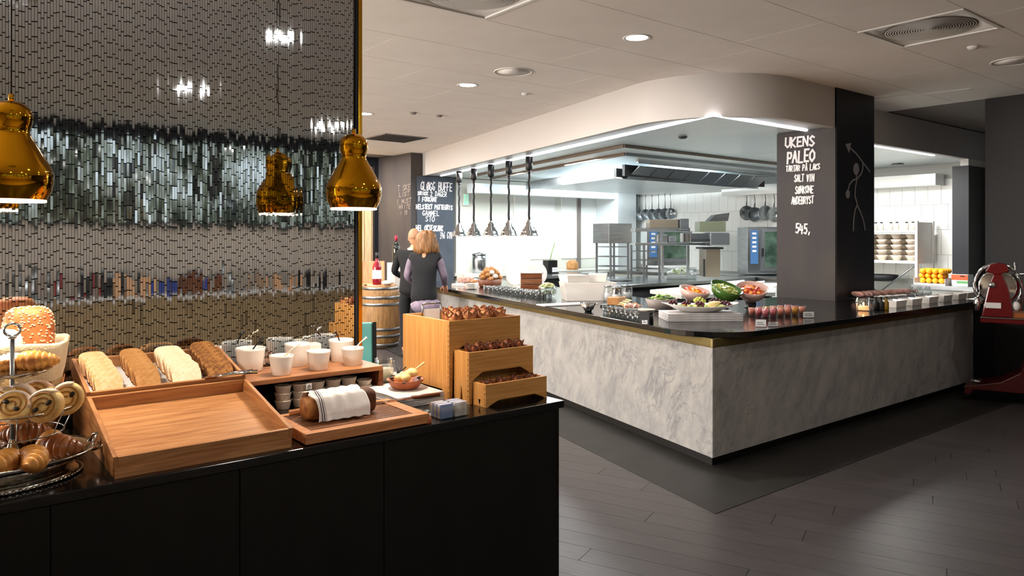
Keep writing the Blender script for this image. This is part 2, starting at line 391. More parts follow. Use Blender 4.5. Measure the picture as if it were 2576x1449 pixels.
st(strip('trim_4', [Vector((q.x, q.y, 0)), Vector((q2.x, q2.y, 0))], .05, ZC-.006, 'fit', ''))['label'] = 'pale ceiling edge strip at the right'

# pillar standing on the buffet with two chalked faces
XL = XP; YPB = atx(1955, 500, XP).y
b = MB(); b.box(XP+.012, XP2, YP+.012, YPB, ZT, ZC); pil = st(b.build('pillar', 'navy'))
b = MB(); b.box(XP, XP+.011, YP+.002, YPB+.004, ZT, ZS); b.build('side_panel', 'charcoal', pil)
b = MB(); b.box(XP, XP2, YP-.001, YP+.011, ZT, ZC); b.build('front_panel', 'navy', pil)
b = MB(); b.box(XP, XP+.011, YP+.002, YS+.02, ZS, ZC); b.build('side_panel', 'navy', pil)

# walls
def wallbox(name, m, x0, x1, y0, y1, z0=0, z1=ZC+.1): 
    b = MB(); b.box(x0, x1, y0, y1, z0, z1); return st(b.build(name, m))
xk = path[0].x
M['warmwall'] = mat('warm_wall', '#cfc2b4', .7)
wallbox('wall_left', 'warmwall', -4.2, -4.0, -5.1, 14)
M['daylit'] = mat('daylit_pane', '#ffffff', .3, emit='#fff4e8', es=2.2)
for i in range(5):  # unseen glowing panes, added to the left wall as fill light
    b = MB(); b.box(-3.99, -3.96, 4.5+i*1.55, 5.9+i*1.55, .6, 2.8); o = st(b.build('window_%d' % (i+21), 'daylit')); b = MB(); b.box(-3.99, -3.93, 4.42+i*1.55, 4.5+i*1.55, .55, 2.85); b.box(-3.99, -3.93, 5.9+i*1.55, 5.97+i*1.55, .55, 2.85); b.build('window_frame', 'darkgrey', o)
wallbox('trim_12', 'blackmat', XE+.03, XR, 3.16, 3.24, 0, .9)['label'] = 'dark low filler panel between buffet end and wall'
M['wallr'] = mat('right_wall_panel', '#222122', .6)
wallbox('wall_right', 'wallr', XR, XR+.15, -5.3, at(2478, 249, ZC).y, 0, ZC)
wallbox('wall_back_kitchen', 'kwall', at(1140, 449, ZS).x, XW+.2, YB, YB+.15, 0, ZS)
wr = wallbox('wall_right_kitchen', 'grout', XW, XW+.15, 3.0, YB+.1, 0, ZS+.02)
# jamb right of the counter opening
ja = aty(2433, 500, YS2+.0).x; jb = aty(2476, 500, YS2).x
wallbox('trim_5', 'navy', ja, jb+.1, YS2-.02, YS2+.2, 0, ZS-.1)['label'] = 'dark jamb at the right end of the kitchen opening'
wallbox('trim_6', 'fit', ja+.02, jb+.06, YS2-.01, YS2+.1, ZS-.1, ZS)['label'] = 'white box above the dark jamb'
# white wall tiles seen through the openings
tw, th = .2, .4; b = MB(); b.box(-.012, 0, .002, tw-.002, .002, th-.002); tp = b.build('tile', 'tile', wr, bev=.001); used = False
for z in [.93+.4*i for i in range(4)]:
    for yy, off in ((4.5, 13), (7.5, 22)):
        for i in range(off):
            o = tp if not used else tp.copy()
            if used: C.objects.link(o)
            used = True; y_ = yy+i*tw+((z*10) % 8 > 4)*.1; o.location = (XW, y_, z); 
# beam across the right end of the kitchen
b = MB(); a_ = atx(2350, 435, XW-.15); b.box(XW-.35, XW-.02, a_.y-.1, YB-3, 2.42, 2.6); st(b.build('trim_7', 'tile'))['label'] = 'white boxed beam on the tiled kitchen wall'

# dark chalkboard pillar at the far left of the kitchen and the wall beyond
X7, Y7 = at(1043, 382, ZC).x, at(1043, 382, ZC).y
b = MB(); b.box(X7, X7+.9, YB-.06, YB+1.35, 0, ZC); farp = st(b.build('trim_8', 'charcoal')); farp['label'] = 'dark panelled pillar with faint chalk lines'
b = MB(); q1 = aty(1048, 443, YB-.065); q2 = aty(1140, 449, YB-.065)
b.box(q1.x, q2.x, YB-.085, YB-.06, .0, ZS-.005); cb = tag(b.build('chalkboard', 'slate'), 'tall slate board with white chalk menu beside the heat lamps', 'chalkboard')
YF = 13.2; b = MB(); b.box(-4.2, 9, YF, YF+.15, 0, ZC); wf = st(b.build('wall_back', 'palewood'))
for i in range(24):
    x = 4.6+i*.16; b = MB(); b.box(x, x+.135, YF-.03, YF, 0, 2.75); b.build('plank', 'palewood', wf)
for (z0, z1) in ((3.0, 3.17), (2.62, 2.72)):
    b = MB(); b.box(4.2, X7+.05, YF-.08, YF-.03, z0, z1); b.build('rail', 'navy', wf)
b = MB(); b.box(X7-.09, X7, YB+1.2, YF, 0, ZC); b.build('post', 'navy', wf)

# rear wall behind the viewer: windows over a low panelling, seen in the mirrored screen
YR = -5.05
b = MB(); b.box(-4.2, XR, YR-.2, YR, 0, ZC); wrr = st(b.build('wall_rear', 'warmwall'))
b = MB(); b.box(-4.0, XR, YR, YR+.12, 3.0, ZC); b.build('cornice', 'navy', wrr)
M['wainscot'] = wood('wainscot_wood', '#8a7252', '#a48c68', (1, 10, 10), .5)
b = MB(); b.box(-4.0, XR, YR, YR+.06, 0, .76); b.build('wainscot', 'wainscot', wrr)
b = MB(); b.box(-4.0, XR, YR+.001, YR+.1, .76, .8); b.build('rail', 'fit', wrr)
gl = mat('garden_glass', '#20261f', .05, emit='#dfe8ea', es=.85); t = gl.node_tree; B_ = t.nodes['Principled BSDF']
tc = nd(t, 'ShaderNodeTexCoord'); mp = nd(t, 'ShaderNodeMapping'); mp.inputs['Scale'].default_value = (3.2, 1, .9); t.links.new(tc.outputs['Object'], mp.inputs[0])
nz = nd(t, 'ShaderNodeTexNoise'); nz.inputs['Scale'].default_value = 1.5; nz.inputs['Detail'].default_value = 6; t.links.new(mp.outputs[0], nz.inputs['Vector'])
rp = nd(t, 'ShaderNodeValToRGB'); e = rp.color_ramp.elements; e[0].position = .4; e[0].color = hx('#161a16'); e[1].position = .66; e[1].color = hx('#e8f2f4')
e.new(.48).color = hx('#5c6050'); e.new(.56).color = hx('#9aa096'); t.links.new(nz.outputs['Fac'], rp.inputs[0]); t.links.new(rp.outputs[0], B_.inputs['Emission Color'])
M['garden'] = gl
for i in range(11):
    x0 = -3.8+i*1.2; wn = MB(); wn.box(x0, x0+1.1, YR, YR+.02, 1.82, 3.0); o = st(wn.build('window_%d' % (i+1), 'garden'))
    fb = MB(); fb.box(x0-.05, x0, YR, YR+.09, 1.8, 3.0); fb.box(x0+1.1, x0+1.15, YR, YR+.09, 1.8, 3.0); fb.box(x0, x0+1.1, YR, YR+.09, 1.77, 1.82); fb.box(x0+.53, x0+.56, YR, YR+.05, 1.82, 3.0); fb.build('window_frame', 'darkgrey', o)

# ---------------- marble buffet ----------------
bf = T('buffet', 'marble-clad corner buffet with black top, in the middle of the room', 'buffet', (0, 0, 0))
LL = 6.6; XE = at(2470, 960, .08).x; DI = 1.35
def off(p, a, n): return p+LD*a+LN*n
A_ = CM; E1 = CM+LD*LL; inn = Vector((CM.x+DI*1.2, CM.y+1.55, 0))
def Lpoly(o_):                                # L-shaped plan grown outward by o_
    # left face line offset, front face y-offset
    fy = CM.y-o_; base = CM+LN*o_; k = (fy-base.y)/LD.y; c0 = base+LD*k
    e1 = CM+LN*o_+LD*(LL+min(o_, .0)); 
    y2 = CM.y+1.5; b2 = CM-LN*DI; k2 = (y2-b2.y)/LD.y; ci = b2+LD*k2; e2 = b2+LD*LL
    return [c0, Vector((XE+(.02 if o_ > 0 else o_), fy, 0)), Vector((XE+(.02 if o_ > 0 else o_), y2, 0)), ci, e2, e1]
def pl2(o_): return [(p.x, p.y) for p in Lpoly(o_)]
b = MB(); b.prism(pl2(-.06), 0, .08); b.build('plinth', 'plinth', bf)
b = MB(); b.prism(pl2(-.02), .08, ZT-.04); b.build('carcass', 'blackfront', bf)
# marble slabs: two long faces, each one panel
def panel(a, bb, n, th, z0, z1, name, m, par):
    d = (bb-a); b = MB(); q = [a-n*th, bb-n*th, bb, a]; b.prism([(p.x, p.y) for p in q], z0, z1); return b.build(name, m, par, bev=.002)
m1 = panel(CM+Vector((0, 0, 0)), Vector((XE, CM.y, 0)), Vector((0, -1, 0)), .018, .08, .838, 'marble_panel', 'marble', bf)
m2 = panel(CM, E1, LN, .018, .08, .838, 'marble_panel', 'marble', bf)
panel(CM+Vector((.001, .001, 0)), Vector((XE, CM.y+.001, 0)), Vector((0, -1, 0)), .018, .838, ZT-.04, 'brass_band', 'brass', bf)
panel(CM+Vector((.001, 0, 0)), E1-LN*.001, LN, .018, .838, ZT-.04, 'brass_band', 'brass', bf)
# top with rounded corner
TP = Lpoly(.11); r_ = .42; c0 = TP[0]; tl2 = r_/math.tan(half); cc = c0+Vector((tl2, 0, 0))+Vector((0, r_, 0)); arc = []
for i in range(13):
    a = a0+(a1-a0)*i/12; arc.append(cc+Vector((math.cos(a), math.sin(a), 0))*r_)
b = MB(); b.prism([(p.x, p.y) for p in arc+TP[1:]], ZT-.04, ZT); b.build('countertop', 'blackstone', bf, bev=.004)

# ---------------- near counter ----------------
nc = T('counter', 'long black counter with panelled front in the foreground', 'counter')
YC = 2.356; XC = 2.137; YCB = 3.38
b = MB(); b.box(-1.6, XC-.035, YC+.03, YCB-.03, 0, ZF-.03); b.build('carcass', 'plinth', nc)
xs = [-1.6, -.2, at(127, 1300, 0).x]
def fx_(px_): d = ray(px_, 1200); return d.x*(YC+.015)/d.y
xs = [-1.6, -.62, fx_(127), fx_(965)*.5+fx_(127)*.5, fx_(965), XC-.03]
for x0, x1 in zip(xs[:-1], xs[1:]):
    b = MB(); b.box(x0+.0015, x1-.0015, YC+.012, YC+.03, .02, ZF-.034); b.build('front_panel', 'blackfront', nc, bev=.001)
b = MB(); b.box(XC-.035, XC-.02, YC+.012, YCB-.03, .02, ZF-.034); b.build('side_panel', 'blackfront', nc, bev=.001)
b = MB(); b.box(-1.65, XC, YC, YCB, ZF-.03, ZF); b.build('countertop', 'blackstone', nc, bev=.003)

# ---------------- mirrored strand screen ----------------
M['mirror'] = mat('mirror_rod', '#d6dde2', .03, 1)
M['bead'] = mat('bead', '#8d8578', .25, 1)
M['screenback'] = mat('screen_back', '#1d1a17', .6)
YSC = 3.245; xb = 1.607; x_l = -.02; z0s = .93
sc = T('strand_screen', 'tall screen of hanging mirrored rods in a brass frame behind the counter display', 'screen', (0, YSC, 0))
b = MB(); b.box(xb-.002, xb+.018, -.012, .02, ZF, ZC); b.build('frame_post', 'brasspol', sc, bev=.002)
b = MB(); b.box(x_l-.03, xb+.002, -.012, .02, ZC-.03, ZC); b.build('top_rail', 'brasspol', sc)
b = MB(); b.box(x_l-.03, xb-.016, .014, .02, ZF, ZC-.03); b.build('backing_panel', 'screenback', sc)
b = MB(); b.box(xb-.016, xb-.003, -.008, .018, ZF, ZC-.03); b.build('edge_strip', 'navy', sc)
SM = []
for v in range(26):
    b = MB(); bb = MB(); z = ZC-.035-rnd.random()*.05; yaw = rnd.gauss(0, .011); first_ = ZC-.032
    while z > z0s:
        L = .0545; zt = first_ if z > ZC-.09 and first_ else z; first_ = None; z_ = zt if zt == z else z
        lo_ = max(z-L, z0s-.01); a = yaw+rnd.gauss(0, .0045); p = rnd.gauss(0, .0022); hw = .0043
        b.X = Matrix.Translation((0, 0, (z+lo_)/2)) @ Matrix.Rotation(a, 4, 'Z') @ Matrix.Rotation(p, 4, 'X')
        h = (z-lo_)/2-.0012; b.box(-hw, hw, -.0018, .0018, -h, h); z = lo_-.0016
    o = b.build('strand', 'mirror', sc); SM.append(o)
ns = 162; dx = (xb-.02-x_l)/ns
for i in range(ns):
    o = SM[i] if i < 26 else SM[rnd.randrange(26)].copy()
    if i >= 26: C.objects.link(o)
    o.location = (x_l+dx*(i+.5), 0, 0)

# ---------------- golden pendant lamps ----------------
def pendant(px_, D, py_, lab):
    p = atd(px_, py_, D); t = T('pendant_lamp', lab, 'lamp', p, 0, 'golden pendant lamps')
    prof = [(.0935, 0), (.108, .028), (.1145, .058), (.115, .078), (.11, .1), (.1, .119), (.083, .15), (.065, .181), (.054, .2), (.0495, .213), (.0525, .226), (.0575, .242), (.059, .258), (.0575, .272), (.052, .285), (.044, .295), (.03, .304), (.012, .309)]
    b = MB(); b.lathe(prof, 56, caps=False); b.build('shade', 'gold', t)
    b = MB(); b.lathe([(.0925, .0005), (.1, .02), (.106, .05), (.103, .09), (.05, .16), (.001, .165)], 40, caps=False); b.build('inner_shade', 'goldin', t)
    b = MB(); b.lathe([(.0915, -.006), (.0945, -.006), (.0945, .001), (.0915, .001), (.0915, -.006)], 48, caps=False); b.build('rim', 'goldin', t)
    b = MB(); b.ell((0, 0, .07), (.035, .035, .04), 16, 10); b.build('bulb', 'lampdisc', t)
    b = MB(); b.cyl(0, 0, .305, .33, .008, 12); b.build('cap', 'brasspol', t)
    b = MB(); b.cyl(0, 0, .33, ZC-p.z, .0025, 8); b.build('cable', 'black', t)
    area('pendant_lamp_light', (p.x, p.y, p.z+.01), .15, 7.5, (1, .86, .70), shape='DISK')
pendant(890, 3.067, 524, 'polished gold gourd-shaped pendant lamp before the right edge of the mirrored screen')
pendant(28, 2.3, 503, 'polished gold gourd-shaped pendant lamp cut off by the left edge of the photo')
area('pendant_lamp_light', (-.98, 2.75, 1.72), .15, 7.5, (1, .86, .70), shape='DISK')
area('counter_spot', (1.9, 1.2, ZC-.03), .12, 9, (1, .88, .74), rot=(R(-35), 0, R(0)), shape='DISK', spread=R(75))
area('counter_spot', (-.3, 2.6, ZC-.03), .12, 26, (1, .88, .74), rot=(0, R(40), 0), shape='DISK', spread=R(80))

# ---------------- bread display ----------------
TX0, TW = .41, .535; TY = 2.385; TZ = .966; SL = math.atan2(1.135-.966, 3.2-2.385); TLn = (3.2-2.385)/math.cos(SL)
bd = T('bread_display', 'stepped teak bread display with two sloping trays', 'display stand', (TX0, TY, ZF))
X_ = Matrix.Translation((0, 0, TZ-ZF)) @ Matrix.Rotation(SL, 4, 'X')
for x in (0.004, TW-.018):
    b = MB(); b.X = Matrix.Rotation(PI/2, 4, 'Z'); 
    b.prismy([(.005, 0), (.81, 0), (.81, .165), (.005, .012)], -x-.014, -x); b.build('side_panel', 'teaky', bd)
b = MB(); b.box(0.004, TW-.004, .004, .018, 0, .014); b.box(.004, TW-.004, .003, .015, .012, .03); b.build('front_rail', 'teakx', bd, bev=.001)
def tray(s0, s1, dh, name):
    t_ = T(name, '', '', (0, 0, 0)); t_.parent = bd
    for k in ('label', 'category'): del t_[k]
    d = .048
    def bx(nm, m, *a, bev=.0015):
        b = MB(); b.X = X_; b.box(*a); return b.build(nm, m, t_, bev)
    bx('tray_base', 'teakx', .012, TW-.012, s0+.012, s1-.012, dh-d-.008, dh-d)
    for x in (0, TW-.013): bx('rail', 'teaky', x, x+.013, s0, s1, dh-d-.012, dh)
    for y in (s0, s1-.013): bx('rail', 'teakx', .013, TW-.013, y, y+.013, dh-d-.012, dh+(-.002))
    return dh-d
fA = tray(0, TLn*.575, 0, 'tray'); fB = tray(TLn*.58, TLn, .012, 'tray')
def slope(x, s, h): return Vector((TX0, TY, ZF))+(X_ @ Vector((x, s, h)))
def onto(nm, m, lab, cat, fn, grp=None):
    b = MB(); fn(b); return tag(b.build(nm, m), lab, cat, grp)
XW_ = Matrix.Translation((TX0, TY, ZF)) @ X_
b = MB(); b.X = XW_; s0b = TLn*.58+.014; s1b = TLn-.014
b.sheet(lambda u, v: (.016+u*(TW-.032), s0b+v*(s1b-s0b), fB+.001+.001*math.sin(u*17+v*5)), 16, 8, .003)
tag(b.build('tray_liner', 'linen'), 'white cloth lining the upper bread tray', 'cloth')
BC = {'w1': ('#d9a873', '#e6c199', '#9c5a26'), 'w2': ('#b98a55', '#a5743f', '#8a5526'), 'w3': ('#ead2b0', '#f2e2c8', '#c08c58'), 'w4': ('#a8743c', '#6e4420', '#5b3418')}
for k, (a_, b_, c_) in BC.items():
    M[k] = mat('crumb_'+k, a_, .85, 0, b_, 90, bump=.3); M[k+'c'] = mat('crust_'+k, c_, .7, bump=.4, scale=30)
def slicemesh(w_, h_, th_, k):
    pts = [(-w_/2, .008), (-w_/2+.008, 0), (w_/2-.008, 0), (w_/2, .008)]
    for i in range(13):
        a = PI*i/12; pts.append((w_/2*1.04*math.copysign(abs(math.cos(a))**.6, math.cos(a)), h_*.62+h_*.38*math.sin(a)**.7))
    b = MB(); b.prismy(pts, -th_/2, th_/2); o = b.build('bread_slice', [k, k+'c'], None, bev=.0015)
    for p in o.data.polygons: p.material_index = 0 if abs(p.normal.y) > .9 else 1
    return tag(o, '', 'bread slice')
rows = [('w1', .15, .088, .085, 7, 'light wheat', 'leftmost row', .09), ('w2', .385, .08, .085, 10, 'brown wholegrain', 'second row from the left', .04), ('w3', .63, .1, .085, 9, 'white', 'third row from the left', .04), ('w4', .865, .094, .088, 8, 'dark seeded', 'rightmost row', .02)]
for k, fr, w_, h_, n, nm, rw, lean in rows:
    rep = Rep(slicemesh(w_, h_, .012, k))
    for i in range(n):
        s = s0b+.02+(s1b-s0b-.09)*i/(n-1); tilt = R(-46+rnd.uniform(-5, 5)); x = TW*fr+rnd.uniform(-.003, .003)-lean*.2*i/n
        p = slope(x, s+.01, fB+.008+.004*(i > 0)); m = rep(p, label='slice of %s bread in the %s, %s from the front' % (nm, rw, ORD[i]), group='bread slices in the upper tray', rot=(SL+tilt, 0, R(rnd.uniform(-3, 3))))

# tongs on the tray edge
tg = T('serving_tongs', 'steel serving tongs with wooden grip lying across the tray edge', 'tongs')
pa, pb = slope(TW*.72, TLn*.578, .016), slope(TW*1.02, TLn*.585, .018)
b = MB(); b.tube([pa, pa.lerp(pb, .25)], .006, 8); b.build('grip', 'teakdark', tg)
b = MB(); b.tube([pa.lerp(pb, .22), pa.lerp(pb, .6)+Vector((0, .012, .004)), pb+Vector((.02, .012, .0))], [.004, .004, .008], 8); b.tube([pa.lerp(pb, .22), pa.lerp(pb, .6)+Vector((0, -.012, .004)), pb+Vector((.03, -.01, 0))], [.004, .004, .008], 8); b.build('arms', 'chrome', tg)

# ---------------- pastries on the tiered stand ----------------
PX, PY = .205, 2.64
ts = T('tiered_stand', 'two-tier silver pastry stand with central pole and top ring', 'cake stand', (PX-.02, PY-.02, ZF+.0325)); ts.scale = (1, 1, .925)
b = MB(); b.cyl(0, 0, .07, .405, .006, 12); b.build('pole', 'steeldk', ts)
b = MB(); b.tube([(.02*math.cos(2*PI*i/20), 0, .428+.02*math.sin(2*PI*i/20)) for i in range(21)], .004, 8); b.cyl(0, 0, .4, .41, .011, 12); b.build('ring_handle', 'chrome', ts)
def plate(b, r, z): b.lathe([(.004, z-.003), (r*.75, z-.004), (r, z+.008), (r+.004, z+.009), (r+.002, z+.005), (r*.78, z-.008), (.004, z-.008)], 48, caps=False)
b = MB(); plate(b, .098, .292); b.build('plate', 'silver', ts)
b = MB(); plate(b, .168, .175); b.build('plate', 'silver', ts)
b = MB(); b.lathe([(.1, .0), (.11, .004), (.1, .01), (.02, .035), (.007, .08)], 40); b.build('foot', 'silver', ts)
for r, za, zb in ((.165, .1, .18),):
    b = MB()
    for i in range(16): a = 2*PI*i/16; b.tube([(r*math.cos(a), r*math.sin(a), zb), (r*.8*math.cos(a), r*.8*math.sin(a), za)], .0015, 6)
    b.tube([(r*.8*math.cos(2*PI*i/40), r*.8*math.sin(2*PI*i/40), za) for i in range(41)], .002, 6)
    b.build('wire_gallery', 'steel', ts)
M['cro'] = mat('croissant', '#8a4a1a', .42, 0, '#dd9c4a', 14, (1, 1, 3), bump=.35, lo=.3, hi=.6)
M['crod'] = mat('croissant_glazed', '#5d2c12', .32, 0, '#b06a30', 14, bump=.35, lo=.3, hi=.65, coat=.3)
M['sugar'] = mat('sugar_crust', '#f4ece4', .8, 0, '#d8a67a', 16, bump=.3, lo=.5, hi=.7)
def croissant(m, dust=None):
    t = T('croissant', '', 'croissant'); b = MB(); pts = []; rr = []
    for i in range(61):
        u = i/60; a = (u-.5)*2.1; R0 = .06; pts.append((R0*math.sin(a), R0*(1-math.cos(a))*.9, .026+.004*math.sin(u*PI)))
        e = math.sin(u*PI)**.62; seg = abs(math.sin(u*PI*4.5)); rr.append((.004+.025*e)*(.74+.26*(1-((abs(u-.5)*11) % 1)**1.5)))
    b.tube(pts, rr, 14); b.build('body', m, t)
    if dust: b = MB(); b.tube([(p[0], p[1], p[2]+.004) for p in pts[16:46]], [r*.93 for r in rr[16:46]], 14); b.build('dusting', dust, t)
    return t
rc = Rep(croissant('cro', 'sugar')); rd = Rep(croissant('cro')); rg = Rep(croissant('crod'))
G1 = 'croissants on the top plate'; zt = ZF+.292-.002
rc(at(24, 938, zt), R(20), 'sugar-dusted croissant at the left on the top plate of the stand', G1, 1.0)
rd(at(84, 936, zt), R(-30), 'golden croissant at the right on the top plate of the stand', G1, 1.15)
zb_ = ZF+.045; G3 = 'croissants in the oval silver dish'
rg(at(22, 1112, zb_), R(30), 'dark glazed croissant at the back left of the oval silver dish', G3, 1.25)
rg(at(62, 1118, zb_+.012), R(-15), 'dark glazed croissant behind the pole of the oval silver dish', G3, 1.2)
rd(at(128, 1140, zb_), R(75), 'golden croissant at the back right of the oval silver dish', G3, 1.2)
rg(at(146, 1156, zb_), R(-60), 'dark glazed croissant at the right end of the oval silver dish', G3, 1.3)
rd(at(86, 1188, zb_), R(95), 'golden ridged croissant at the front middle of the oval silver dish', G3, 1.3)
rd(at(12, 1200, zb_), R(60), 'pale golden croissant at the front left of the oval silver dish', G3, 1.3)
M['bun'] = mat('bun_dough', '#cf9a4c', .5, 0, '#eacb88', 30, bump=.2); M['bunglaze'] = mat('bun_sugar', '#f3ebe2', .7, 0, '#dcb48c', 20, bump=.2); M['raisin'] = mat('raisin', '#1c100c', .5)
def bun():
    t = T('raisin_bun', '', 'pastry')
    b = MB(); b.X = Matrix.Rotation(PI/2, 4, 'X'); b.lathe([(.001, -.018), (.04, -.018), (.048, -.012), (.05, 0), (.048, .012), (.041, .017), (.001, .015)], 28); b.build('body', 'bun', t)
    b = MB(); b.tube([((.008+.032*u)*math.cos(u*14), -.0165-.002*0, (.008+.032*u)*math.sin(u*14)) for u in [i/50 for i in range(51)]], .0028, 6); b.build('swirl', 'crumbswirl', t)
    b = MB(); b.X = Matrix.Rotation(PI/2, 4, 'X'); pr = [(.0505, -.012), (.0525, 0), (.0505, .013), (.043, .018)]
    vs = []; fs = []; n = 14
    for k, (r, z) in enumerate(pr):
        for i in range(n+1): a = PI*.05+PI*.9*i/n; vs.append((r*math.cos(a), r*math.sin(a), z))
    for k in range(3):
        for i in range(n): q = k*(n+1)+i; fs.append((q, q+1, q+n+2, q+n+1))
    b.add(vs, fs, True); o = b.build('sugar_top', 'bunglaze', t); so = o.modifiers.new('s', 'SOLIDIFY'); so.thickness = .004
    for q in ((.019, -.008), (-.018, .004)): b = MB(); b.ell((q[0], -.0175, q[1]), (.0095, .004, .007), 10, 6); b.build('raisin', 'raisin', t)
    return t
M['crumbswirl'] = mat('bun_swirl', '#a8702c', .5)
rb = Rep(bun()); zm = ZF+.172; G2 = 'raisin buns on the middle plate'
for (x, y, rz, tl_, lab) in [(50, 1046, 28, -12, 'raisin bun at the back left of the middle plate, upright'), (38, 1066, 20, -35, 'raisin bun at the front left of the middle plate, tilted back'), (114, 1062, 42, -18, 'sugar-topped raisin bun at the front middle of the middle plate'), (168, 1042, 60, -14, 'sugar-topped raisin bun at the right edge of the middle plate'), (8, 1058, 30, -20, 'raisin bun cut by the left edge of the photo on the middle plate'), (92, 1035, 40, -25, 'raisin bun half hidden at the back of the middle plate')]:
    p = at(x, y, zm); rb((p.x, p.y, zm+.046), 0, lab, G2, (1.0, 1.3, .9), (R(tl_), R(rnd.uniform(-70, 70)), R(rz-60)))

dish = T('oval_dish', 'large oval silver dish with ring handles on a beaded foot, at the left', 'serving dish', (.115, 2.59, ZF))
b = MB(); b.lathe([(.02, .028), (.2, .03), (.235, .05), (.268, .07), (.285, .074), (.288, .07), (.262, .055), (.215, .022), (.2, .018), (.02, .018)], 64, sy=.72, caps=False); b.build('bowl', 'silver', dish)
b = MB(); b.lathe([(.235, 0), (.245, .004), (.23, .014), (.2, .02), (.18, .022)], 64, sy=.72, caps=False); b.build('foot', 'silver', dish)
b = MB()
for i in range(90): a = 2*PI*i/90; b.ell((.243*math.cos(a), .243*.72*math.sin(a), .006), (.006, .006, .005), 6, 4)
b.build('beading', 'silver', dish, kind='stuff')
for a in (0, PI):
    X0 = Matrix.Rotation(a, 4, 'Z'); b = MB(); b.X = X0; b.tube([(.262, -.03, .06), (.28, -.02, .09), (.288, 0, .095), (.28, .02, .09), (.262, .03, .06)], .005, 8); b.ell((.27, -.03, .064), (.01, .01, .012), 8, 6); b.ell((.27, .03, .064), (.01, .01, .012), 8, 6); b.build('handle_mount', 'silver', dish)
    b = MB(); b.X = X0; b.tube([(.292+.022*math.cos(q*2*PI/20), .03*math.sin(q*2*PI/20), .06+.012*math.cos(q*2*PI/20)) for q in range(21)], .0035, 8); b.build('ring_handle', 'silver', dish)

M['tan'] = mat('tan_canvas', '#c2a273', .85, 0, '#a98857', 12, bump=.4, bscale=200)
# basket with linen and seeded loaf
bk = T('bread_basket', 'tall cream canvas basket with folded linen cuff at the back left', 'basket', (.19, 3.02, ZF))
b = MB(); b.lathe([(.13, 0), (.15, .05), (.168, .2), (.18, .3), (.176, .3), (.162, .2), (.145, .05), (.12, .01)], 40, caps=False); b.build('body', 'tan', bk)
b = MB(); b.lathe([(.173, .225), (.178, .24), (.19, .325), (.193, .345), (.186, .352), (.178, .34), (.172, .3)], 48, wave=lambda k, a: (.004*math.sin(5*a)+.002*math.sin(13*a), .006*math.sin(4*a+1)), caps=False); b.build('linen_cuff', 'cream', bk)
M['wire'] = mat('copper_wire', '#a8693c', .4, .6)
b = MB()
for i in range(16): a = 2*PI*i/16; b.tube([(.136*math.cos(a), .136*math.sin(a), .0), (.155*math.cos(a), .155*math.sin(a), .06), (.176*math.cos(a), .176*math.sin(a), .22)], .0022, 6)
for z, r in ((.06, .156), (.15, .166)): b.tube([(r*math.cos(2*PI*i/40), r*math.sin(2*PI*i/40), z) for i in range(41)], .002, 6)
b.build('wire_frame', 'wire', bk)
b = MB(); b.lathe([(.001, .2), (.17, .2)], 32); b.build('inner_cloth', 'linen', bk)
M['seedcrust'] = mat('seeded_crust', '#a9562a', .6, 0, '#c97a44', 20, bump=.4)
M['seed'] = mat('seed', '#e8cda4', .6)
lf = T('seeded_loaf', 'upright seeded brown loaf standing in the cream basket', 'bread', (atd(72, 862, 2.52)))
lf.location.z = 1.10
def lfn(x, y, z): return (abs(x)**4+abs(y)**4+abs(z)**4+1e-6)**-.25*.96
b = MB(); b.ell((0, 0, .145), (.078, .05, .125), 28, 18, lfn); b.build('body', 'seedcrust', lf)
b = MB(); 
for i in range(420):
    a = rnd.uniform(-PI, .3); zz = rnd.uniform(-.95, .98); c_ = math.sqrt(1-zz*zz); q = (c_*math.cos(a), c_*math.sin(a), zz); f = lfn(*q)
    b.ell((q[0]*.078*f, q[1]*.05*f, .145+q[2]*.125*f), (.0042, .0025, .0028), 6, 4)
b.build('seeds', 'seed', lf, kind='stuff')
b = MB(); b.X = Matrix.Translation((0, 0, .0)); 
wl = T('pale_loaf', 'pale flour-dusted loaf at the left in the basket', 'bread', atd(6, 850, 2.44)); wl.location.z = 1.10
b.ell((0, 0, .11), (.06, .05, .09), 20, 12, lfn); b.build('body', 'sugar', wl)

# ---------------- wooden riser, bowls, cups ----------------
RX0, RX1, RY0, RY1, RZ = .965, 1.566, 2.915, 3.205, 1.035
rs = T('riser_shelf', 'low open brown wooden riser shelf in front of the screen', 'shelf', (RX0, RY0, ZF))
b = MB(); b.box(0, RX1-RX0, 0, RY1-RY0, RZ-ZF-.02, RZ-ZF); b.build('top_board', 'walnutx', rs, bev=.002)
for x in (0, RX1-RX0-.02): b = MB(); b.box(x, x+.02, .001, RY1-RY0, 0, RZ-ZF-.02); b.build('side_panel', 'teakdark', rs)
b = MB(); b.box(.02, RX1-RX0-.02, RY1-RY0-.012, RY1-RY0, 0, RZ-ZF-.02); b.build('back_panel', 'blackmat', rs)
M['cream2'] = mat('creamy_filling', '#f1e6cf', .4, 0, '#e6d6b4', 30); M['jam'] = mat('red_jam', '#8e2014', .25); M['granola'] = mat('granola', '#b9854a', .8, 0, '#7a4e24', 90, bump=.5); M['chocspread'] = mat('chocolate_spread', '#3a1d10', .3)
def bowlthing(r, h, fill, lab):
    t = T('ramekin', lab, 'bowl', (0, 0, 0), 0, 'white bowls on the riser shelf')
    b = MB(); b.lathe([(r*.74, 0), (r*.78, .003), (r*.9, h*.5), (r*.97, h*.9), (r, h), (r*.93, h), (r*.88, h*.85), (r*.8, h*.4), (r*.6, h*.12), (.001, h*.12)], 40); b.build('body', 'white', t)
    b = MB(); b.lathe([(r*.86, h*.8), (.001, h*.83)], 28, caps=False); b.build('filling', fill, t); return t
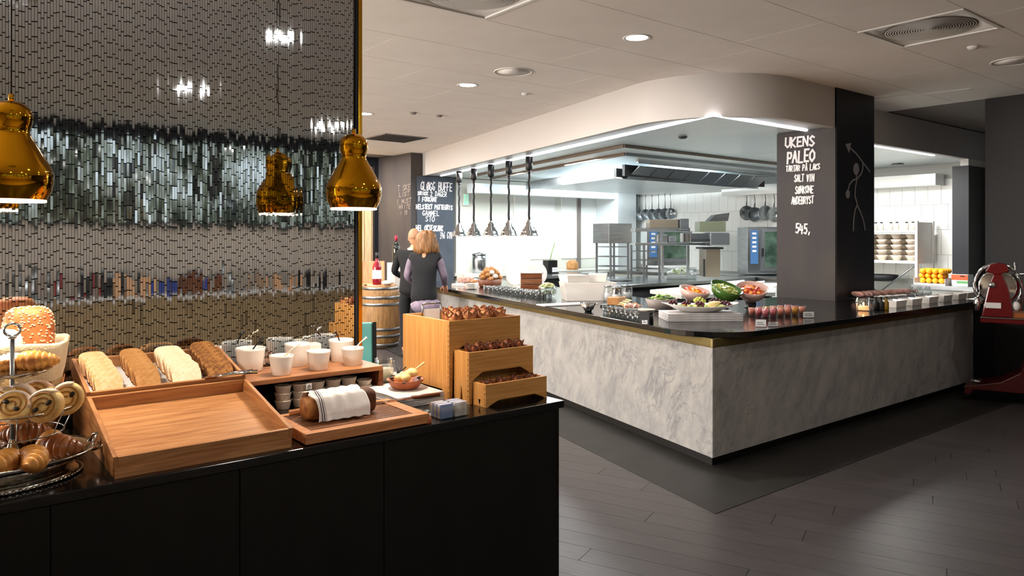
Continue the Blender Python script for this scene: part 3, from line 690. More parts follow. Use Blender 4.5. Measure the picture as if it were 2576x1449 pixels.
def spoon(a, bb, m, lab, cat='spoon'):
    t = T('spoon', lab, cat); b = MB(); a = Vector(a); bb = Vector(bb); b.tube([a, a.lerp(bb, .5)+Vector((0, 0, .004)), bb], [.003, .0028, .0055], 8); b.build('handle', m, t)
    b = MB(); b.ell(a, (.012, .009, .004), 12, 6); b.build('spoon_head', m, t); return t
BW = [(708, 947, .049, .082, 'cream2', 'white bowl at the left of the front row on the riser, with pale spoon'),
      (801, 934, .051, .082, 'granola', 'white bowl in the middle of the front row on the riser, without spoon'),
      (887, 922, .049, .078, 'cream2', 'white bowl at the right of the front row on the riser, beside the brass post'),
      (630, 930, .062, .1, 'chocspread', 'large white bowl with dark spoon at the left end of the back row'),
      (748, 922, .056, .1, 'cream2', 'white bowl standing second in the back row on the riser'),
      (858, 914, .057, .1, 'jam', 'white bowl with dark-handled spoon at the right of the back row on the riser')]
for i, (x, y, r, h, f, lab) in enumerate(BW):
    p = at(x, y, RZ); t = bowlthing(r, h, f, lab); yy = p.y+r*.8 if i < 3 else 3.205-r; d = ray(x, y); xx = d.x*yy/d.y
    xx = max(xx, RX0+r+.0); t.location = (xx, yy, RZ); BW[i] = (xx, yy, r, h)
sq = T('square_dish', 'small square white dish between the back-row bowls on the riser', 'bowl', (1.348, 3.168, RZ))
b = MB(); b.box(-.028, .028, -.028, .028, 0, .09); b.build('body', 'white', sq, bev=.004); b = MB(); b.box(-.023, .023, -.023, .023, .0902, .0912); b.build('filling', 'cream2', sq)
def sp(i, dx_, dy_, L, m, lab):
    x, y, r, h = BW[i]; a = (x+dx_*.01, y, RZ+h*.86); bb = (x+dx_*L, y+dy_*L, RZ+h+.042); spoon(a, bb, m, lab)
sp(0, .075/.09, -.01, .1, 'cream2', 'pale wooden spoon leaning out of the front-left bowl')
sp(2, .6, -.2, .1, 'linen', 'white spoon leaning out of the bowl beside the brass post')
sp(3, .55, -.3, .085, 'blackmat', 'dark spoon leaning out of the large left bowl')
sp(5, -.55, -.5, .085, 'chocspread', 'dark spoon leaning out of the back-right bowl')

def cups():
    t = T('cup_stack', '', 'cups')
    for k in range(3):
        b = MB(); z = k*.03; b.lathe([(.024, z), (.026, z+.002), (.033, z+.032), (.0345, z+.036), (.031, z+.0365), (.026, z+.01), (.001, z+.01)], 28); b.build('cup', 'cupware', t)
    return t
rcup = Rep(cups())
for i, x in enumerate((712, 755, 797, 838, 877, 916)):
    d = ray(x, 1030); yy = 2.955; lab = 'stack of speckled cups under the riser, %s from the left' % ORD[i]
    rcup((d.x*yy/d.y, yy, ZF), rnd.random()*6, lab, 'stacked cups under the riser', (1, 1, 1) if i < 5 else (1, 1, .8))
bk2 = T('label_clip', 'small white clip sign hanging at the edge of the riser top', 'sign', (aty(777, 972, RY0-.004)))
b = MB(); b.box(-.012, .012, -.002, .001, -.012, .012); b.build('card', 'paper', bk2); b = MB(); b.tube([(-.004, -.004, -.008), (-.006, -.004, 0), (0, -.004, .006), (.006, -.004, 0), (.002, -.004, -.007)], .0015, 6); b.build('mark', 'black', bk2)

# ---------------- bread board with loaf and towel ----------------
BX0, BX1, BY0, BY1, BZ = .985, 1.472, 2.375, 2.70, .94
bo = T('bread_board', 'slatted brown wooden bread board with grooved edge, beside the tray display', 'cutting board', (BX0, BY0, ZF))
w_, d_ = BX1-BX0, BY1-BY0
for (x0, x1, y0, y1) in ((0, w_, 0, .035), (0, w_, d_-.03, d_), (0, .035, .035, d_-.03), (w_-.05, w_, .035, d_-.03)):
    b = MB(); b.box(x0, x1, y0, y1, .003, BZ-ZF); b.build('frame_rail', 'board', bo, bev=.002)
b = MB(); b.box(.01, w_-.01, .01, d_-.01, 0, .012); b.build('base', 'teakdark', bo)
for i in range(12):
    y0 = .038+i*.0215; b = MB(); b.box(.036, w_-.051, y0, y0+.014, .012, BZ-ZF-.003); b.build('slat', 'boarddark', bo)
loaf = T('loaf', 'brown loaf on the bread board, partly under a striped towel', 'bread', (1.19, 2.56, BZ-.003))
M['loafcr'] = mat('loaf_crust', '#7c4520', .6, 0, '#c08748', 24, bump=.4); M['loafdk'] = mat('dark_loaf', '#4b2712', .7, 0, '#6d3c1c', 24, bump=.4)
def loafbox(b, x0, x1, ry, rz_):
    n = 20; vs = []; fs = []
    for k in range(9):
        u = k/8; x = x0+(x1-x0)*u; e = .8+.2*math.sin(PI*u)**.4
        for i in range(n): a = 2*PI*i/n; ca, sa = math.cos(a), math.sin(a); vs.append((x, ry*e*math.copysign(abs(ca)**.6, ca), rz_*(1+math.copysign(abs(sa)**.6, sa)*e)/1))
    for k in range(8):
        for i in range(n): j = (i+1) % n; fs.append((k*n+i, k*n+j, (k+1)*n+j, (k+1)*n+i))
    fs += [tuple(range(n-1, -1, -1)), tuple(range(8*n, 9*n))]; b.add(vs, fs, True)
b = MB(); loafbox(b, -.135, .09, .05, .045); b.build('body', 'loafcr', loaf)
b = MB(); loafbox(b, .08, .135, .048, .046); b.build('cut_end', 'loafdk', loaf)
def tw(u, v):
    x = -.122+.2*u+.03*(v-.5)*0; s = (v-.5)*2; ang_ = s*1.75; R1 = .066
    y = -math.sin(max(-1.6, min(1.6, ang_)))*R1*(1 if s < 0 else 1.0); z = .05+math.cos(ang_)*.052 if abs(ang_) < 1.6 else .05-(abs(ang_)-1.6)*.25
    if s > .55: y -= (s-.55)*.05; z = max(.008, z-(s-.55)*.06)
    if s < -.8: z = max(.008, z)
    z += .0025*math.sin(v*26+u*2)+.0015*math.sin(u*30); y += .002*math.sin(u*22); 
    return (x+(.012*math.sin(v*9) if s > .2 else 0), y, max(z, .006))
M['towel'] = mat('striped_towel', '#ece9e8', .9, 0, bump=.15, scale=200); t_ = M['towel'].node_tree; b_ = t_.nodes['Principled BSDF']
tc = nd(t_, 'ShaderNodeTexCoord'); sx = nd(t_, 'ShaderNodeSeparateXYZ'); t_.links.new(tc.outputs['Object'], sx.inputs[0])
mf = nd(t_, 'ShaderNodeMath', operation='COMPARE'); mf.inputs[1].default_value = -.096; mf.inputs[2].default_value = .011; t_.links.new(sx.outputs[0], mf.inputs[0])
wv = nd(t_, 'ShaderNodeMath', operation='SINE'); ml = nd(t_, 'ShaderNodeMath', operation='MULTIPLY'); ml.inputs[1].default_value = 800; t_.links.new(sx.outputs[0], ml.inputs[0]); t_.links.new(ml.outputs[0], wv.inputs[0])
gt = nd(t_, 'ShaderNodeMath', operation='GREATER_THAN'); gt.inputs[1].default_value = -.2; t_.links.new(wv.outputs[0], gt.inputs[0])
mm = nd(t_, 'ShaderNodeMath', operation='MULTIPLY'); t_.links.new(mf.outputs[0], mm.inputs[0]); t_.links.new(gt.outputs[0], mm.inputs[1])
mx = nd(t_, 'ShaderNodeMix', data_type='RGBA'); mx.inputs[6].default_value = hx('#ece9e8'); mx.inputs[7].default_value = hx('#4a4650'); t_.links.new(mm.outputs[0], mx.inputs[0]); t_.links.new(mx.outputs[2], b_.inputs['Base Color'])
b = MB(); b.sheet(tw, 30, 44, .003); o = tag(b.build('towel', 'towel'), 'white towel with dark end stripes draped over the loaf', 'towel'); o.location = loaf.location
kn = T('bread_knife', 'bread knife with brown handle lying at the back of the board', 'knife'); ka, kb = Vector((1.37, 2.655, BZ+.004)), Vector((1.66, 2.60, BZ+.008))
b = MB(); dd = (kb-ka).normalized(); nn = Vector((-dd.y, dd.x, 0))*.012; q = ka.lerp(kb, .6); b.prism([(v.x, v.y) for v in (ka+nn*.2, ka-nn, q-nn, q+nn)], BZ+.001, BZ+.0035); b.build('blade', 'chrome', kn)
b = MB(); b.tube([ka.lerp(kb, .58), ka.lerp(kb, .8), kb], [.008, .0095, .008], 10); b.build('handle', 'teakdark', kn)
rl = T('rolling_pin', 'pale wooden stick handle showing behind the loaf on the board', 'kitchen tool'); b = MB(); b.tube([(1.04, 2.655, BZ+.012), (1.2, 2.655, BZ+.012)], .011, 12); b.build('body', 'board', rl)

# folded towels and the butter bowl
for k in range(2):
    b = MB(); z = ZF+k*.024; b.X = Matrix.Translation((1.60, 2.80, z)); 
    def tf(u, v, k=k): return (-.115+.23*u, -.15+.3*v, .018+.003*math.sin(u*9+k)*math.sin(v*7))
    b.sheet(tf, 12, 12, .004); o = b.build('folded_towel', 'linen')
    b = MB(); b.X = Matrix.Translation((1.60, 2.80, z)); 
    for j in range(3): b.tube([(-.113, -.148, .004+j*.0075), (.113, -.148, .004+j*.0075)], .0042, 8); b.box(-.113, .113, -.148, .148, j*.0075+.0005, j*.0075+.0075)
    o2 = b.build('folds', 'linen', None); o2.parent = o
    tag(o, ['lower', 'upper'][k]+' of two folded white towels under the terracotta bowl', 'towel', 'folded white towels')
tb = T('butter_bowl', 'terracotta bowl of butter pieces on the folded towels', 'bowl', (1.612, 2.80, ZF+.0485))
b = MB(); b.lathe([(.045, 0), (.06, .008), (.078, .035), (.082, .04), (.076, .04), (.055, .014), (.001, .012)], 36); b.build('body', 'terracotta', tb)
M['butter'] = mat('butter', '#ecd58c', .45, 0, '#f3e4b0', 20)
for i in range(9): a = i*2.4; r = .045*math.sqrt(i/9); b = MB(); b.ell((r*math.cos(a), r*math.sin(a), .04+.012*(i % 3)), (.024, .018, .017), 12, 8); b.build('butter_piece', 'butter', tb)
for i in range(6): a = i*1.05; b = MB(); b.ell((.072*math.cos(a), .072*math.sin(a), .037), (.016, .006, .006), 8, 5); b.build('garnish_leaf', 'darkgrey', tb)
spoon((1.62, 2.79, ZF+.10), (1.69, 2.77, ZF+.155), 'butter', 'small pale wooden spreader stuck in the butter bowl', 'spreader')
spoon((1.60, 2.80, ZF+.09), (1.572, 2.80, ZF+.125), 'blackmat', 'black-handled butter knife stuck in the butter bowl', 'knife')

# acrylic packet box
pb_ = T('packet_box', 'clear box of white and blue sachets at the counter front', 'box', (1.528, 2.385, ZF)); 
b = MB(); b.box(0, .135, 0, .09, 0, .004); b.box(0, .135, 0, .003, .004, .05); b.box(0, .135, .087, .09, .004, .05); b.box(0, .003, .003, .087, .004, .05); b.box(.132, .135, .003, .087, .004, .05); b.box(.066, .069, .003, .087, .004, .05); b.build('holder', 'glass', pb_)
M['pkt'] = mat('sachet_blue', '#7f97c8', .5); M['pktw'] = mat('sachet_white', '#eceef2', .5, 0, '#c9b6b0', 30)
for s_x in (0, 1):
    for k in range(9): b = MB(); b.X = Matrix.Translation((.006+s_x*.066, .012+k*.0085, .004)); b.box(0, .056, 0, .005, 0, .052); b.build('sachet', 'pkt' if (k+s_x) % 3 == 0 else 'pktw', pb_)
sh = T('spice_jar', 'tiny cork-topped jar at the counter edge by the board', 'jar', at(1081, 1066, ZF)+Vector((0, .012, 0)))
b = MB(); b.lathe([(.013, 0), (.014, .002), (.014, .02), (.009, .025)], 16); b.build('body', 'terracotta', sh); b = MB(); b.lathe([(.0095, .025), (.0105, .03), (.009, .036), (.001, .037)], 14); b.build('stopper', 'sugar', sh)
b = MB(); b.X = Matrix.Translation((1.535, 2.55, ZF)); b.sheet(lambda u, v: (-.03+.06*u, -.05+.08*v, .006+.004*math.sin(u*8)*math.sin(v*6)), 10, 10, .004); tag(b.build('grey_cloth', 'darkgrey'), 'crumpled grey cloth between board and sachet box', 'cloth')

# glass jars behind the riser
def jar(r, h, fill, lab, p):
    t = T('glass_jar', lab, 'jar', p, 0, 'jars behind the wooden riser'); b = MB(); b.lathe([(r*.9, 0), (r, .005), (r, h), (r*1.03, h+.002), (r*.95, h+.002), (r*.93, .01), (.001, .01)], 28); b.build('body', 'glass', t)
    b = MB(); b.lathe([(r*.9, .011), (r*.9, h*.75), (.001, h*.78)], 24); b.build('filling', fill, t)
jar(.042, .125, 'cream2', 'clear jar of pale food nearest the riser corner', (1.655, 3.06, ZF)); jar(.042, .12, 'linen', 'clear jar of pale food touching the tall wooden box', (1.70, 3.16, ZF))
ck = T('cutlery_dish', 'white dish with dark cutlery in front of the jars', 'dish', (1.70, 3.0, ZF)); b = MB(); b.lathe([(.03, 0), (.04, .07), (.043, .075), (.036, .07), (.001, .06)], 24); b.build('body', 'white', ck)
for i in range(3): b = MB(); b.tube([(-.02+.01*i, 0, .07), (.03-.02*i, .01*i, .1)], .003, 6); b.build('handle', 'darkgrey', ck)

# ---------------- nested wooden boxes with muffins ----------------
def nest(x0, x1, y0, y1, zt_, zb_, leg, lab, floorz, deep):
    t = T('muffin_box', lab, 'wooden box', (x0, y0, ZF), 0, 'nested wooden muffin boxes'); W, Dp, Ht = x1-x0, y1-y0, zt_-ZF; th_ = .015; ch = .035
    b = MB(); lo_ = zb_-ZF
    b.prismy([(0, Ht), (0, 0), (leg, 0), (leg+.006, lo_-.03 if lo_ > .1 else .006), (leg+ch*1.6, lo_), (W-leg-ch*1.6, lo_), (W-leg-.006, lo_-.03 if lo_ > .1 else .006), (W-leg, 0), (W, 0), (W, Ht)], 0, th_); b.build('front_panel', 'bambox', t, bev=.001)
    for xx in (0, W-th_):
        b = MB(); b.X = Matrix.Rotation(PI/2, 4, 'Z'); q = .06
        b.prismy([(th_, Ht), (th_, 0), (.045, 0), (.055, .07 if Ht > .15 else .03), (Dp-.055, .07 if Ht > .15 else .03), (Dp-.045, 0), (Dp-th_, 0), (Dp-th_, Ht)] if Ht < .3 else [(th_, Ht), (th_, 0), (.05, 0), (.056, .04), (Dp-.06, .04), (Dp-.05, 0), (Dp-th_, 0), (Dp-th_, Ht)], -xx-th_, -xx); b.build('side_panel', 'bambooz', t, bev=.001)
    b = MB(); b.box(0, W, Dp-th_, Dp, 0, Ht); b.build('back_panel', 'bambooz', t)
    b = MB(); b.box(th_, W-th_, th_, Dp-th_, floorz-ZF-.008, floorz-ZF); b.build('shelf', 'boxin', t)
    for k in range(int(Ht/.022)):
        b = MB(); b.ell((-.0004, .0075, .012+k*.022), (.0012, .0022, .003), 6, 4); b.build('dowel', 'teakdark', t)
    return t
nest(1.7455, 2.137-.0, 2.659, 3.055, 1.241, 1.128, .016, 'tallest wooden box with muffins on top, at the back', 1.205, 1)
nest(1.768, 2.118, 2.543, 2.655, 1.117, 1.03, .016, 'middle-height wooden box with muffins in front of the tallest one', 1.078, 1)
nest(1.7875, 2.118, 2.45, 2.54, .994, .925, .014, 'lowest wooden box at the counter front', .955, 1)
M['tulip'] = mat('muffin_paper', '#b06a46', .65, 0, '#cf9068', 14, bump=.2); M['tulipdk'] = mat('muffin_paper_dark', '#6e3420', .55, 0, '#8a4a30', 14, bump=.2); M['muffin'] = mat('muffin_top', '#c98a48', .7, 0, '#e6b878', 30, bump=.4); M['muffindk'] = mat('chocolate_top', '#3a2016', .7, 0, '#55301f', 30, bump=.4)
def muffin(pm, mm_):
    t = T('muffin', '', 'muffin'); b = MB()
    def wv_(k, a): return ((.004*math.cos(5*a) if k > 1 else 0), (.016*abs(math.cos(2.5*a+.4)) if k == 3 else (.009*abs(math.cos(2.5*a+.4))**1.5 if k == 4 else 0)))
    b.lathe([(.021, 0), (.026, .02), (.031, .04), (.037, .052), (.034, .046), (.029, .03), (.02, .004)], 40, wave=wv_, caps=False); b.build('paper_cup', pm, t)
    b = MB(); b.lathe([(.02, .003), (.029, .034), (.031, .042), (.026, .053), (.012, .06), (.001, .061)], 20, wave=lambda k, a: (.0015*math.sin(7*a), 0)); b.build('cake', mm_, t); return t
M['tulipdk'] = mat('muffin_paper_shaded', '#8a4e34', .6, 0, '#a86848', 14, bump=.2)  # darker paper copy, shade inside the lower boxes put into its colour
rm = Rep(muffin('tulip', 'muffin')); rk = Rep(muffin('tulipdk', 'muffindk'))
for j, (yy, n, x0) in enumerate(((2.712, 4, 1.80), (2.79, 4, 1.835), (2.87, 3, 1.90))):
    for i in range(n):
        rm((x0+i*.083+rnd.uniform(-.004, .004), yy+rnd.uniform(-.006, .006), 1.2055), rnd.random()*6, 'muffin in brown tulip paper on the tallest box, %s row, %s from the left' % (('front', 'middle', 'back')[j], ORD[i]), 'muffins on the tallest box', 1.0+.08*rnd.random())
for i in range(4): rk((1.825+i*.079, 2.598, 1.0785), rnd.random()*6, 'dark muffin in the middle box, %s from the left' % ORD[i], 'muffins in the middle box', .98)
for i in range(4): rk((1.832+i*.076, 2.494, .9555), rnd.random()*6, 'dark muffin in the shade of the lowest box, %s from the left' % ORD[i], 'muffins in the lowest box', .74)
sg = T('sign_holder', 'small metal frame sign on the back corner of the tallest box', 'sign', (1.80, 2.97, 1.2055)); w2 = .1
b = MB(); b.tube([(0, 0, 0), (0, 0, .085)], .004, 8); b.tube([(w2, 0, 0), (w2, 0, .085)], .004, 8); b.tube([(0, 0, .085), (w2, 0, .085)], .004, 8); b.build('frame', 'steel', sg); b = MB(); b.box(.008, w2-.004, .0, .002, .0, .06); b.build('card', 'paper', sg)

# ---------------- chalk lettering: every letter drawn as strokes ----------------
GL = {'A': [[(0, 0), (.5, 1), (1, 0)], [(.2, .4), (.8, .4)]], 'B': [[(0, 0), (0, 1), (.7, 1), (.8, .75), (.6, .52), (0, .52)], [(.6, .52), (.95, .3), (.75, 0), (0, 0)]],
 'C': [[(1, .85), (.5, 1), (0, .7), (0, .3), (.5, 0), (1, .15)]], 'D': [[(0, 0), (0, 1), (.6, .95), (1, .5), (.6, .05), (0, 0)]], 'E': [[(.9, 1), (0, 1), (0, 0), (.9, 0)], [(0, .5), (.7, .5)]],
 'F': [[(.9, 1), (0, 1), (0, 0)], [(0, .5), (.7, .5)]], 'G': [[(1, .85), (.5, 1), (0, .6), (.1, .15), (.6, 0), (1, .3), (.6, .45)]], 'H': [[(0, 0), (0, 1)], [(1, 0), (1, 1)], [(0, .5), (1, .5)]],
 'I': [[(.5, 0), (.5, 1)]], 'J': [[(.8, 1), (.8, .2), (.4, 0), (0, .2)]], 'K': [[(0, 0), (0, 1)], [(.9, 1), (0, .45), (.95, 0)]], 'L': [[(0, 1), (0, 0), (.9, 0)]], 'M': [[(0, 0), (.1, 1), (.5, .35), (.9, 1), (1, 0)]],
 'N': [[(0, 0), (0, 1), (1, 0), (1, 1)]], 'O': [[(.5, 1), (0, .7), (0, .3), (.5, 0), (1, .3), (1, .7), (.5, 1)]], 'P': [[(0, 0), (0, 1), (.75, .95), (.9, .7), (.7, .48), (0, .45)]],
 'R': [[(0, 0), (0, 1), (.75, .95), (.9, .7), (.7, .5), (0, .45)], [(.4, .47), (.95, 0)]], 'S': [[(.95, .85), (.5, 1), (.05, .78), (.5, .5), (.95, .25), (.5, 0), (0, .15)]], 'T': [[(0, 1), (1, 1)], [(.5, 1), (.5, 0)]],
 'U': [[(0, 1), (0, .25), (.5, 0), (1, .25), (1, 1)]], 'V': [[(0, 1), (.5, 0), (1, 1)]], 'Y': [[(0, 1), (.5, .5), (1, 1)], [(.5, .5), (.5, 0)]], '1': [[(.3, .8), (.6, 1), (.6, 0)]], '2': [[(0, .8), (.5, 1), (.9, .7), (0, 0), (1, 0)]],
 '3': [[(0, 1), (.9, 1), (.4, .55), (.9, .3), (.5, 0), (0, .1)]], '4': [[(.2, 1), (0, .4), (1, .4)], [(.7, .8), (.7, 0)]], '5': [[(.9, 1), (.1, 1), (.1, .55), (.7, .6), (.95, .3), (.6, 0), (0, .1)]],
 '6': [[(.8, 1), (.1, .5), (.1, .15), (.5, 0), (.9, .2), (.8, .5), (.2, .45)]], ',': [[(.4, .12), (.2, -.15)]], '|': [[(.5, 1.2), (.5, -.2)]]}
GL['Ø'] = GL['O']+[[(0, 0), (1, 1)]]; GL['Å'] = GL['A']+[[(.4, 1.1), (.5, 1.25), (.6, 1.1), (.5, 1.02)]]
def chalk(parent, name, text, o, ux, uz, w, h, th, m, jig=.06, slant=.05):
    """o: lower-left corner in world space, ux: reading direction, uz: up; w, h: size of the whole line"""
    n = len(text); cw = w/n; b = MB(); nrm = ux.cross(uz).normalized()
    if nrm.dot(o-Vector((0, 0, EYE))) > 0: nrm = -nrm
    o = o+nrm*.001; nst = 0
    for k, ch in enumerate(text):
        if ch == ' ': continue
        jx, jy, js = rnd.uniform(-jig, jig), rnd.uniform(-jig, jig), 1+rnd.uniform(-jig, jig)
        for s_ in GL[ch]:
            pts = []
            for (x, y) in s_:
                X = (k+.12+jx+x*.74)*cw+y*h*slant; Y = (y*js+jy)*h; pts.append(o+ux*X+uz*Y)
            # flat ribbon with round joints
            for p, q in zip(pts[:-1], pts[1:]):
                d = (q-p)
                if d.length < 1e-6: continue
                d.normalize(); s2 = nrm.cross(d)*th/2; e = d*th*.35; nst += 1; p = p+nrm*.00035*(nst % 9); q = q+nrm*.00035*(nst % 9)
                b.add([p-e-s2, q+e-s2, q+e+s2, p-e+s2, p-e-s2+nrm*.0015, q+e-s2+nrm*.0015, q+e+s2+nrm*.0015, p-e+s2+nrm*.0015], [(0, 3, 2, 1), (4, 5, 6, 7), (0, 1, 5, 4), (1, 2, 6, 5), (2, 3, 7, 6), (3, 0, 4, 7)])
    return b.build(name, m, parent)
def line_on(parent, text, x0, y0, x1, y1, pf, th, m='chalk', **k):
    a = pf(x0, y1); bb = pf(x1, y1); c_ = pf((x0+x1)/2, y0); cb_ = pf((x0+x1)/2, y1); ux = bb-a; ux.z = 0; W = ux.length; ux.normalize()
    return chalk(parent, 'lettering', text, a, ux, Vector((0, 0, 1)), W, c_.z-cb_.z, th, m, **k)
fp = lambda x, y: atx(x, y, XP-.0005)
for tx, x0, y0, x1, y1, th in (('UKENS', 1974, 349, 2050, 373, .02), ('PALEO', 1979, 383, 2051, 411, .022), ('TARTAR PÅ LAKS', 1977, 418, 2063, 432, .012), ('SALT VIN', 1998, 441, 2048, 458, .013), ('SØNKONE', 2000, 469, 2047, 487, .012), ('ANDEBRYST', 1991, 496, 2047, 514, .012), ('545,', 2001, 563, 2042, 587, .016)):
    line_on(pil, tx, x0, y0, x1, y1, fp, th)
def strokes(parent, name, m, pts, pf, th, nrm):
    b = MB(); P_ = [pf(*p) for p in pts]
    for k_, (p, q) in enumerate(zip(P_[:-1], P_[1:])):
        p = p+nrm*(.001+.0004*(k_ % 5)+.0003*len(pts)); q = q+nrm*(.001+.0004*(k_ % 5)+.0003*len(pts))
        d = (q-p).normalized(); s2 = nrm.cross(d)*th/2; e = d*th*.3
        b.add([p-e-s2, q+e-s2, q+e+s2, p-e+s2, p-e-s2+nrm*.002, q+e-s2+nrm*.002, q+e+s2+nrm*.002, p-e+s2+nrm*.002], [(0, 3, 2, 1), (4, 5, 6, 7), (0, 1, 5, 4), (1, 2, 6, 5), (2, 3, 7, 6), (3, 0, 4, 7)])
    return b.build(name, m, parent)
fq = lambda x, y: aty(2060+x/5.573, 340+y/5.573, YP-.002); NF = Vector((0, -1, 0))
for nm_, pts in (('spear', [(440, 185), (520, 260), (610, 380), (710, 515)]), ('arm', [(610, 390), (612, 470), (590, 540), (530, 610), (460, 640), (425, 690), (405, 765)]), ('body', [(522, 555), (525, 640), (505, 740), (500, 860), (520, 920), (532, 980)]), ('leg', [(532, 980), (500, 1060), (485, 1180), (478, 1340)]), ('leg', [(532, 980), (580, 1080), (620, 1190), (645, 1330)])):
    strokes(pil, 'chalk_'+nm_, 'chalkgrey', pts, fq, .018, NF)
def blob(pts):
    b = MB(); P_ = [fq(*p) for p in pts]; n = len(P_); b.add(P_+[p+NF*.002 for p in P_], [tuple(range(n)), tuple(range(2*n-1, n-1, -1))]+[(i, n+i, n+(i+1) % n, (i+1) % n) for i in range(n)]); b.build('chalk_shape', 'chalkgrey', pil)
blob([(370, 125), (450, 110), (435, 180), (425, 250), (395, 185)])
blob([(522+40*math.cos(a), 475+85*math.sin(a)) for a in [2*PI*i/16 for i in range(16)]]); blob([(405+28*math.cos(a), 825+62*math.sin(a)) for a in [2*PI*i/14 for i in range(14)]])
fc = lambda x, y: aty(x, y, YB-.086)
for tx, x0, y0, x1, y1, th in (('GLØGG BUFFE', 1057, 458, 1138, 478, .018), ('DRIKK', 1051, 482, 1077, 490, .018), ('2 DAGER', 1082, 481, 1124, 493, .014), ('I FORKANT', 1051, 495, 1099, 506, .016), ('HELSTEKT PATTEGRIS', 1046, 514, 1138, 525, .018), ('GAMMEL', 1062, 530, 1105, 542, .014), ('STO', 1069, 544, 1094, 557, .013), ('HEL OKSESKANK', 1046, 567, 1115, 580, .018), ('346 GYN', 1106, 584, 1137, 600, .010)):
    line_on(cb, tx, x0, y0, x1, y1, fc, th)
fd = lambda x, y: atx(x, y, X7-.001)
for tx, x0, y0, x1, y1 in (('T SKE', 1000, 467, 1034, 480), ('LIST', 1004, 483, 1031, 495), ('I MUST', 997, 502, 1036, 513), ('HVITE', 1004, 516, 1033, 526), ('I 15', 1007, 531, 1026, 541)):
    line_on(farp, tx, x0, y0, x1, y1, fd, .014, 'chalkdim')

# ---------------- ceiling fittings ----------------
for i, (dx_, dy_) in enumerate(DIFF):
    lab = ['square air diffuser with concentric rings at the right of the ceiling', 'square air diffuser with concentric rings cut by the top edge of the photo', 'square air diffuser with concentric rings over the near counter'][i]
    t = T('ceiling_diffuser', lab, 'air vent', (dx_+.375, dy_+.374, ZC), 0, 'ceiling air diffusers'); h_ = .37
    b = MB(); 
    for (x0, x1, y0, y1) in ((-h_, h_, -h_, -h_+.03), (-h_, h_, h_-.03, h_), (-h_, -h_+.03, -h_+.03, h_-.03), (h_-.03, h_, -h_+.03, h_-.03)): b.box(x0, x1, y0, y1, -.006, .012)
    b.build('frame', 'fit', t, bev=.002)
    n = 48; b = MB(); vs = []; 
    for q in range(n):
        a = 2*PI*q/n; s_ = 1/max(abs(math.cos(a)), abs(math.sin(a))); vs.append((.34*s_*math.cos(a), .34*s_*math.sin(a), .004))
    vs += [(.315*math.cos(2*PI*q/n), .315*math.sin(2*PI*q/n), .01) for q in range(n)]; vs += [(.31*math.cos(2*PI*q/n), .31*math.sin(2*PI*q/n), .034) for q in range(n)]
    b.add(vs, [(k*n+q, k*n+(q+1) % n, (k+1)*n+(q+1) % n, (k+1)*n+q) for k in (0, 1) for q in range(n)], True); b.build('cone', 'fit', t)
    b = MB()
    for k in range(17):
        r = .012+k*.0178; b.lathe([(r, 0), (r+.0075, -.002), (r+.0075, .0), (r, .003), (r, 0)], 48, (0, 0, .004), caps=False)
    b.build('rings', 'fit', t, kind='stuff')
    b = MB(); b.lathe([(.001, .034), (.32, .034)], 32); b.build('backing', 'darkgrey', t)
DN = {0: 'bright recessed ceiling downlight nearest the diffusers', 1: 'bright recessed ceiling downlight left of the round speaker grille', 2: 'small distant recessed downlight beside the brass post'}
def downl():
    t = T('downlight', '', 'lamp', (0, 0, 0), 0, 'recessed ceiling downlights'); b = MB(); b.lathe([(.085, -.001), (.1, -.006), (.112, -.002), (.112, .0), (.085, .0)], 36, caps=False); b.build('trim_ring', 'fit', t)
    b = MB(); b.lathe([(.001, -.0005), (.0845, -.0005)], 32); b.build('lens', 'lampdisc', t); return t
rdl = Rep(downl())
for i, (x, y) in enumerate(DL):
    rdl((x, y, ZC-.0005), 0, DN.get(i, 'recessed ceiling downlight out of the photo, number %s in its row' % ORD[i]))
def spk(p, r, lab):
    t = T('ceiling_speaker', lab, 'speaker', (p.x, p.y, ZC)); b = MB(); b.lathe([(r, -.001), (r+.004, -.008), (r+.012, -.008), (r+.014, 0)], 40, caps=False); b.build('ring', 'fit', t); b = MB(); b.lathe([(.001, -.003), (r, -.002)], 36); b.build('grille', 'ceil', t)
spk(at(1291, 180, ZC), .17, 'round ceiling speaker grille between the two bright downlights'); spk(at(2552, 153, ZC), .17, 'round ceiling speaker grille cut by the right edge of the photo')
def det(p, r, lab, m='fit', z=ZC):
    t = T('detector', lab, 'detector', (p.x, p.y, z)); b = MB(); b.lathe([(r, 0), (r, -.008), (r*.7, -.022), (.001, -.026)], 24); b.build('body', m, t)
det(at(1322, 235, ZC), .045, 'small white detector on the ceiling behind the round speaker'); det(at(2448, 117, ZC), .045, 'small white detector on the ceiling right of the diffuser')
det(at(1718, 344, ZS), .05, 'small dark sensor on the steel kitchen ceiling', 'darkgrey', ZS); det(at(2258, 413, ZS), .09, 'grey smoke detector on the kitchen ceiling right of the pillar', 'steeldk', ZS)
det(at(1040, 283, ZC), .04, 'tiny detector on the far ceiling', 'gapdark'); det(at(1105, 290, ZC), .04, 'second tiny detector on the far ceiling, right of the other', 'gapdark')
v0, v1 = at(905, 350, ZC), at(1030, 352, ZC)
t = T('ceiling_grille', 'dark slotted ventilation grille on the far ceiling', 'air vent', (v0.x, 9.9, ZC-.012)); b = MB(); b.box(0, .75, 0, .74, 0, .012); b.build('frame', 'gapdark', t)
for i in range(9): b = MB(); b.box(.03, .72, .04+i*.075, .075+i*.075, -.006, 0); b.build('slat', 'darkgrey', t)

